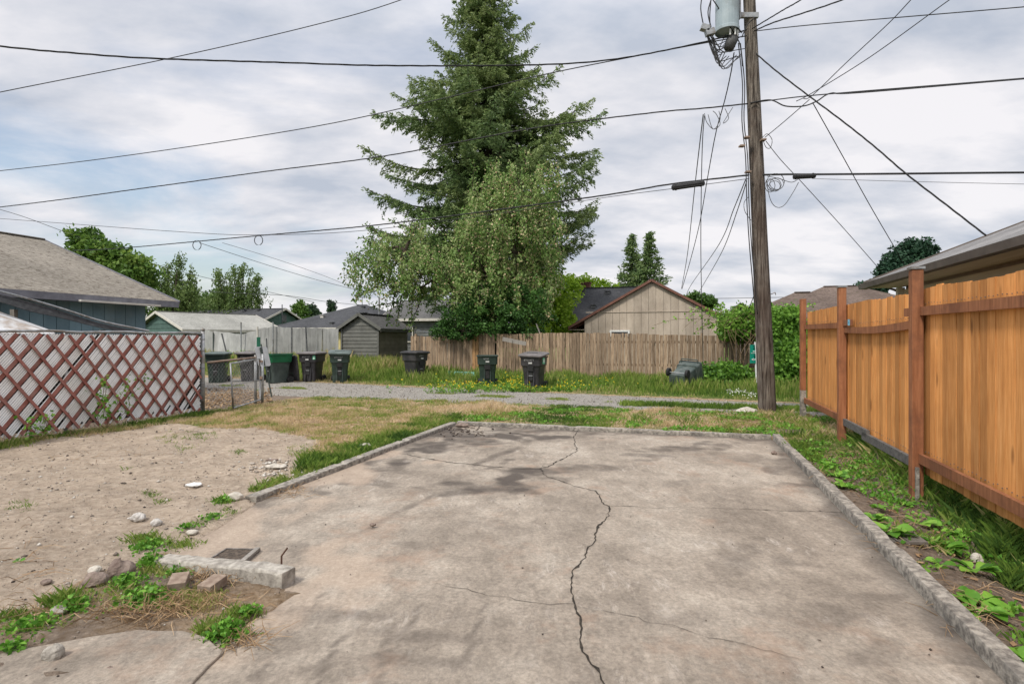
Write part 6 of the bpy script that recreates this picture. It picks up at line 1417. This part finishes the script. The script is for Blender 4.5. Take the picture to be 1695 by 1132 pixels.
def cover():                                          # low small leaved ground cover in the strip beside the kerb and in the verge
    rng = np.random.default_rng(55); r2 = random.Random(55); pts = []
    while len(pts) < 520:
        u, v = r2.uniform(1.62, 3.6), r2.uniform(1.6, 9.4); p = LV(u, v)
        if nz(p.x, p.y, 1.1, 61)+.4*nz(p.x, p.y, 3, 62)+.12*(v > 5) > .08: pts.append((p.x, p.y, gz(p.x, p.y)))
    n1 = len(pts)
    while len(pts) < n1+500:
        u, v = r2.uniform(-4, 3.5), r2.uniform(9.75, 12.5); p = LV(u, v)
        if nz(p.x, p.y, 1.6, 63) > .12: pts.append((p.x, p.y, gz(p.x, p.y)))
    p = np.repeat(npv(pts), 12, 0); p += rng.normal(size=p.shape)*np.array([.05, .05, .015]); p[:, 2] += .03; N = len(p); V, _ = cards(rng, p, .022+.035*rng.random(N), .7, dirs=np.repeat(np.array([[.3, 0, .2]]), N, 0), jit=.7)
    ct = np.repeat(rng.random(len(pts)), 12); o = link('ground_cover', mesh_np('ground_cover', V, np.arange(len(V)).reshape(-1, 4), .05+.5*ct+.3*rng.random(N), m_weed), None, False); tag(o, 'small leaved ground cover beside the kerb and in the near verge', None, kind='stuff')
cover()
# pebbles and crumbs
def pebbles():
    rng = np.random.default_rng(9); r2 = random.Random(9); V = []; T = []
    def put(x, y, r, t, z=0.):
        c = np.array([x, y, z+r*.25]); k = 6; o_ = np.array([[1, 0, 0], [0, 1, 0], [-1, 0, 0], [0, -1, 0], [0, 0, 1], [0, 0, -1]], dtype=float)*r*(.6+.7*rng.random((6, 1)))
        a = rng.random()*6.28; ca, sa = math.cos(a), math.sin(a); o_ = np.stack([o_[:, 0]*ca-o_[:, 1]*sa, o_[:, 0]*sa+o_[:, 1]*ca, o_[:, 2]*.7], 1)
        V.append(c+o_); T.extend([t]*8)
    n = 0
    while n < 3800:
        x, y = r2.uniform(-12, -.5), 2.2+r2.random()**1.6*9
        if abs(x/y) > 1: continue
        s_, g_, m_, d_ = masks(x, y); u, v = UV(x, y)
        if slabd(u, v) > -.02: continue
        if s_ < .5 and r2.random() < .6: continue
        put(x, y, r2.uniform(.003, .009) if r2.random() < .9 else r2.uniform(.009, .022), r2.random(), gz(x, y)); n += 1
    n = 0
    while n < 6000:
        y = r2.uniform(11, 20); x = r2.uniform(-14, 9); u, v = UV(x, y); va = 12.65-.03*u
        if va < v < vbf(u)+.1: put(x, y, r2.uniform(.006, .02), r2.random(), gz(x, y)); n += 1
    for _ in range(260):
        u, v = r2.uniform(-3.7, 1.35), r2.uniform(1.5, 9.4); p = LV(u, v)
        if slabd(u, v) > .03 and (r2.random() < .4 or min(1.42-u, u+3.85, 9.5-v) < .35): put(p.x, p.y, r2.uniform(.003, .009), r2.random()*.5, .0)
    for _ in range(170): g = G(r2.gauss(762, 26), r2.gauss(712, 6)); put(g.x, g.y, r2.uniform(.008, .028), r2.random()*.6, .0)
    for _ in range(150): g = G(r2.gauss(455, 28), r2.gauss(775, 7)); put(g.x, g.y, r2.uniform(.008, .03), .6+.4*r2.random(), g.z)
    n = 0
    while n < 900:
        u, v = r2.uniform(1.6, 2.6), r2.uniform(1.6, 9); p = LV(u, v); put(p.x, p.y, r2.uniform(.004, .014), r2.random()*.6, gz(p.x, p.y)); n += 1
    V_ = np.concatenate(V); k = len(V); F0 = np.array([[0, 1, 4], [1, 2, 4], [2, 3, 4], [3, 0, 4], [1, 0, 5], [2, 1, 5], [3, 2, 5], [0, 3, 5]]); Fc = (F0[None]+6*np.arange(k)[:, None, None]).reshape(-1, 3)
    s = NT('pebble_mix'); mm = s.fin(s.ramp(s.attr('tint'), [(0, (.05, .04, .035)), (.35, (.14, .115, .095)), (.7, (.30, .26, .215)), (1, (.55, .52, .47))]), .95, .15)
    o = link('pebbles', mesh_np('pebbles', V_, Fc, T, mm), None, False); tag(o, 'pebbles and crumbs strewn over sand, gravel and slab', None, kind='stuff')
pebbles()
# dry stalks
def stalks():
    rng = random.Random(14); f = MB()
    spots = [(300, 1000, 90, 16, 150), (230, 1020, 90, 14, 110), (420, 955, 60, 10, 30), (350, 960, 40, 14, 80), (60, 1020, 60, 20, 50), (480, 815, 40, 14, 60), (400, 1060, 30, 18, 60), (180, 760, 120, 16, 26), (120, 720, 110, 5, 60), (1500, 860, 90, 50, 130), (1420, 770, 60, 30, 120), (1250, 700, 90, 10, 160), (1180, 705, 60, 6, 70), (1600, 1010, 60, 60, 90), (500, 700, 200, 20, 260), (380, 660, 30, 14, 140), (395, 650, 35, 8, 80), (40, 940, 60, 60, 30), (1560, 820, 60, 30, 60)]
    for px, py, rx, ry, n in spots:
        for _ in range(n):
            g = G(rng.gauss(px, rx*.5), rng.gauss(py, ry*.5)); a = rng.random()*6.28; l = rng.uniform(.05, .22) if py > 720 else rng.uniform(.08, .3); h = rng.uniform(0, .06); d = Vector((math.cos(a), math.sin(a), 0)); s = Vector((-d.y, d.x, 0))
            p = g+Vector((0, 0, .008)); f.tube([p, p+d*l*.5+s*l*rng.uniform(-.15, .15)+Vector((0, 0, h)), p+d*l+Vector((0, 0, h*rng.uniform(-.1, 1)))], [.0022, .002, .001], 3, rng.random(), cap=False)
    tag(f.build('dry_stalks', m_dead, None, True), 'dry stalks and straw lying on the ground', None, kind='stuff')
    # wood chips behind the little gate
    f = MB()
    for _ in range(900):
        g = G(rng.uniform(338, 450), rng.uniform(643, 676)); a = rng.random()*3.14; f.box(g+Vector((0, 0, .015)), (rng.uniform(.03, .12), rng.uniform(.015, .04), .006), Matrix.Rotation(a, 3, 'Z') @ Matrix.Rotation(rng.gauss(0, .4), 3, 'X') @ Matrix.Rotation(rng.gauss(0, .4), 3, 'Y'), rng.random())
    tag(f.build('wood_chips', m_dead, None, True), 'brown wood chips and leaf litter behind the little gate', None, kind='stuff')
    f = MB()
    for _ in range(260):
        u, v = rng.uniform(1.6, 2.7), rng.uniform(1.7, 9.4); g = LV(u, v); g.z = gz(g.x, g.y)+.012; f.box(g, (rng.uniform(.02, .06), rng.uniform(.01, .03), .002), Matrix.Rotation(rng.random()*3, 3, 'Z') @ Matrix.Rotation(rng.gauss(0, .4), 3, 'X'), rng.random()*.7)
    for (px, py, rx, ry, n) in ((28, 533, 8, 2, 90), (12, 538, 10, 2, 60), (60, 541, 14, 1.5, 30)):
        for _ in range(n):
            q = P(rng.gauss(px, rx), rng.gauss(py, ry), 10.9); t_ = (q.z-1.7); 
    tag(f.build('leaf_litter', m_dead, None, True), 'brown leaf litter on the strip beside the kerb', None, kind='stuff')
stalks()
# broad leaved weeds, each a plant
def weed(label, px, py, size, n, seed, name='broadleaf_weed', up=.5, lw=.42, group='broad leaved weeds', tint=(.2, .9)):
    rng = random.Random(seed); g = G(px, py); f = MB()
    for k in range(n):
        a = k*2.4+rng.uniform(-.4, .4); L_ = size*rng.uniform(.55, 1.1); el = up*rng.uniform(.4, 1.3); d = Vector((math.cos(a), math.sin(a), 0)); s = Vector((-d.y, d.x, 0)); st = g+d*size*.12*rng.random()+s*size*.1*rng.uniform(-1, 1); N = 7; tb = tint[0]+(tint[1]-tint[0])*rng.random(); rows = []
        roll = rng.uniform(-.5, .5); cz = rng.uniform(.3, 1.0)
        for i in range(N+1):
            t = i/N; w_ = L_*lw*(0.10 if t < .18 else math.sin(math.pi*min(1, (t-.12)/.88))**.7*.5+.0) if t < .999 else .001
            c = st+d*L_*t*(1-.15*t)+Vector((0, 0, L_*(el*t-cz*el*t*t*.95)+.012)); wob = .06*L_*math.sin(t*12+k)
            rows += [c+s*w_*1.0+Vector((0, 0, w_*.35+roll*w_+wob*.3)), c, c-s*w_*1.0+Vector((0, 0, w_*.35-roll*w_-wob*.3))]
        fs = []
        for i in range(N): b = 3*i; fs += [(b, b+1, b+4, b+3), (b+1, b+2, b+5, b+4)]
        b0 = len(f.t); f.add(rows, fs, tb)
        for q in range(b0, len(f.t)): f.t[q] = min(1, max(0, tb+rng.uniform(-.08, .08)))
    o = f.build(name, m_weed, None, True, True, origin=g); return tag(o, label, 'weed', group)
WD = [(1385, 792, .17, 9, 'first low weed cluster along the right kerb counted from its far end'), (1405, 812, .16, 9, 'weed just in front of the farthest cluster beside the right kerb'), (1449, 862, .17, 8, 'weed with a pale curled leaf overhanging the kerb near the wooden cover'), (1472, 884, .22, 5, 'weed with one big bright drooping leaf just left of the wooden cover'), (1372, 772, .15, 8, 'small weed where the strip narrows near the second fence post'), (1330, 757, .13, 7, 'small weed behind the grass tuft at the kerb corner'),
      (1522, 868, .20, 9, 'left half of the large weed patch just below the front fence post'), (1560, 905, .21, 11, 'right half of the large weed patch with round leaves by the fence'), (1592, 892, .17, 6, 'pale round leaved weed at the right end of the large patch'), (1545, 898, .15, 7, 'little weed in front of the large patch by the fence'), (1612, 950, .17, 7, 'weed beside the tan stone chunk'), (1616, 1012, .24, 8, 'big leaved weed leaning toward the kerb at lower right'), (1625, 1000, .13, 6, 'small weed behind the big leaved one at lower right'), (1700, 1108, .22, 7, 'light green weed cut off by the bottom right corner'),
      (1492, 830, .15, 7, 'weed at the left foot of the front fence post'), (1500, 806, .15, 7, 'bluish weed behind the front fence post foot'), (1428, 770, .14, 8, 'weed midway between the kerb and the second fence post'), (1400, 755, .13, 7, 'weed near the foot of the second fence post'), (1350, 745, .12, 7, 'weed at the back end of the kerb'), (1555, 935, .11, 5, 'tiny flat weed in bare soil near the kerb'), (1455, 845, .12, 6, 'small weed under the long beam of the fence'),
      (1215, 712, .15, 8, 'weed in the dark soil behind the back kerb, near the pole'), (1128, 690, .12, 7, 'weed behind the back kerb right of centre'), (1030, 690, .10, 7, 'weed behind the middle of the back kerb'), (1175, 684, .16, 6, 'pale upright weed by the flat boulder'), (890, 690, .10, 7, 'weed behind the back kerb below the faded lid bin'), (30, 935, .07, 4, 'single seedling with a few leaves alone in the sand at the left edge')]
for i, (px, py, sz, n, lb_) in enumerate(WD): weed(lb_, px, py, sz*(.95 if px > 1300 else .85), int(n*1.7), 200+i, tint=(.0, .85))
def leafy(label, px, py, w_, h_, n, seed, leaf=.026, mat=None, tint=(.0, .8), group='small leaved weeds', name='clover_weed'):
    rng = np.random.default_rng(seed); g = G(px, py); f = MB(); cl = Cloud(); m = n
    d = rng.normal(size=(m, 3))*np.array([w_*.5, w_*.5, 0]); p = npv(g)+d; p[:, 2] = g.z+.01+h_*rng.random(m)**1.2*np.exp(-(d[:, 0]**2+d[:, 1]**2)/(w_*w_)*1.2)
    V, _ = cards(rng, p, leaf*(.6+.8*rng.random(m)), .8, dirs=np.repeat(np.array([[.3, 0, .1]]), m, 0), jit=.7); cl.add(V, tint[0]+(tint[1]-tint[0])*rng.random(m))
    p0 = npv(g)+np.array([0, 0, .008]); q = p; mid_ = (p0+q)/2; mid_[:, 2] = g.z+.012; wv = np.array([.0012, .0012, 0]); S = np.empty((m, 4, 3)); S[:, 0] = p0; S[:, 1] = mid_-wv; S[:, 2] = q; S[:, 3] = mid_+wv; cl.add(S, np.full(m, .3))
    o = cl.build(name, mat or m_weed, None, g); return tag(o, label, 'weed', group)
for i, a in enumerate([(237, 992, .22, .07, 420, 'low leafy weed patch in the middle of the lower left rubble'), (210, 970, .16, .06, 240, 'leafy weed just right of the reddish rock'), (250, 935, .12, .09, 170, 'bright leafy weed at the left end of the broken kerb block'), (300, 945, .14, .05, 150, 'leafy weed trailing in front of the broken kerb block'), (375, 1050, .15, .09, 420, 'bright bushy weed where the old paving meets the slab'), (415, 1020, .08, .05, 90, 'small weed at the slab edge just above the bushy one'), (120, 1010, .14, .08, 190, 'bright weed beside the whitish crumbled stone'), (50, 1040, .18, .05, 230, 'weed creeping at the left edge below the sand'), (15, 1080, .12, .04, 90, 'weed scrap at the far left edge of the old paving'), (245, 905, .18, .07, 220, 'dull green weed on the sand behind the upright rock'), (310, 880, .10, .04, 80, 'thin weed by the flat whitish stone'), (350, 862, .12, .04, 90, 'thin weed trailing up toward the left kerb'), (372, 832, .13, .06, 150, 'leafy weed beside the pale stone at the kerb end')]):
    px, py, w_, h_, n, lb_ = a; leafy(lb_, px, py, w_*.75, h_, int(n*.8), 300+i)
# bramble on the slatted fence
def bramble(label, px, py, seed, h=1.0, n=3, Y=None, free=False):
    rng = np.random.default_rng(seed); b = LV(-9.50, UV(G(px, py).x, G(px, py).y)[1] if Y is None else Y); b = G(px, py) if free else b; b.z = gz(b.x, b.y); o = thing('bramble', b, label, 'plant'); st = MB(); cl = Cloud()
    for k in range(n):
        a = [b]; 
        for i in range(7): a.append(a[-1]+Vector((.02+rng.normal()*.02, rng.normal()*.07+(k-1)*.05, h/7)))
        st.tube(catmull(a, 3), .005, 4)
        for q in a[2:]:
            m = 6; p = npv(q)+rng.normal(size=(m, 3))*.06; V, _ = cards(rng, p, .05+.035*rng.random(m), .7); cl.add(V, .2+.7*rng.random(m))
    st.build('stem', m_twig, o); cl.build('leaves', m_weed, o)
bramble('bramble shoot climbing the middle of the white slatted fence', 150, 715, 1, .85, 4, 7.35)
bramble('short bramble shoot low on the slatted fence at the left', 60, 725, 2, .35, 2, 6.35)
bramble('leafy shoot rising beside the leftmost bin behind the chain link fence', 383, 632, 3, 1.1, 3, None, True)
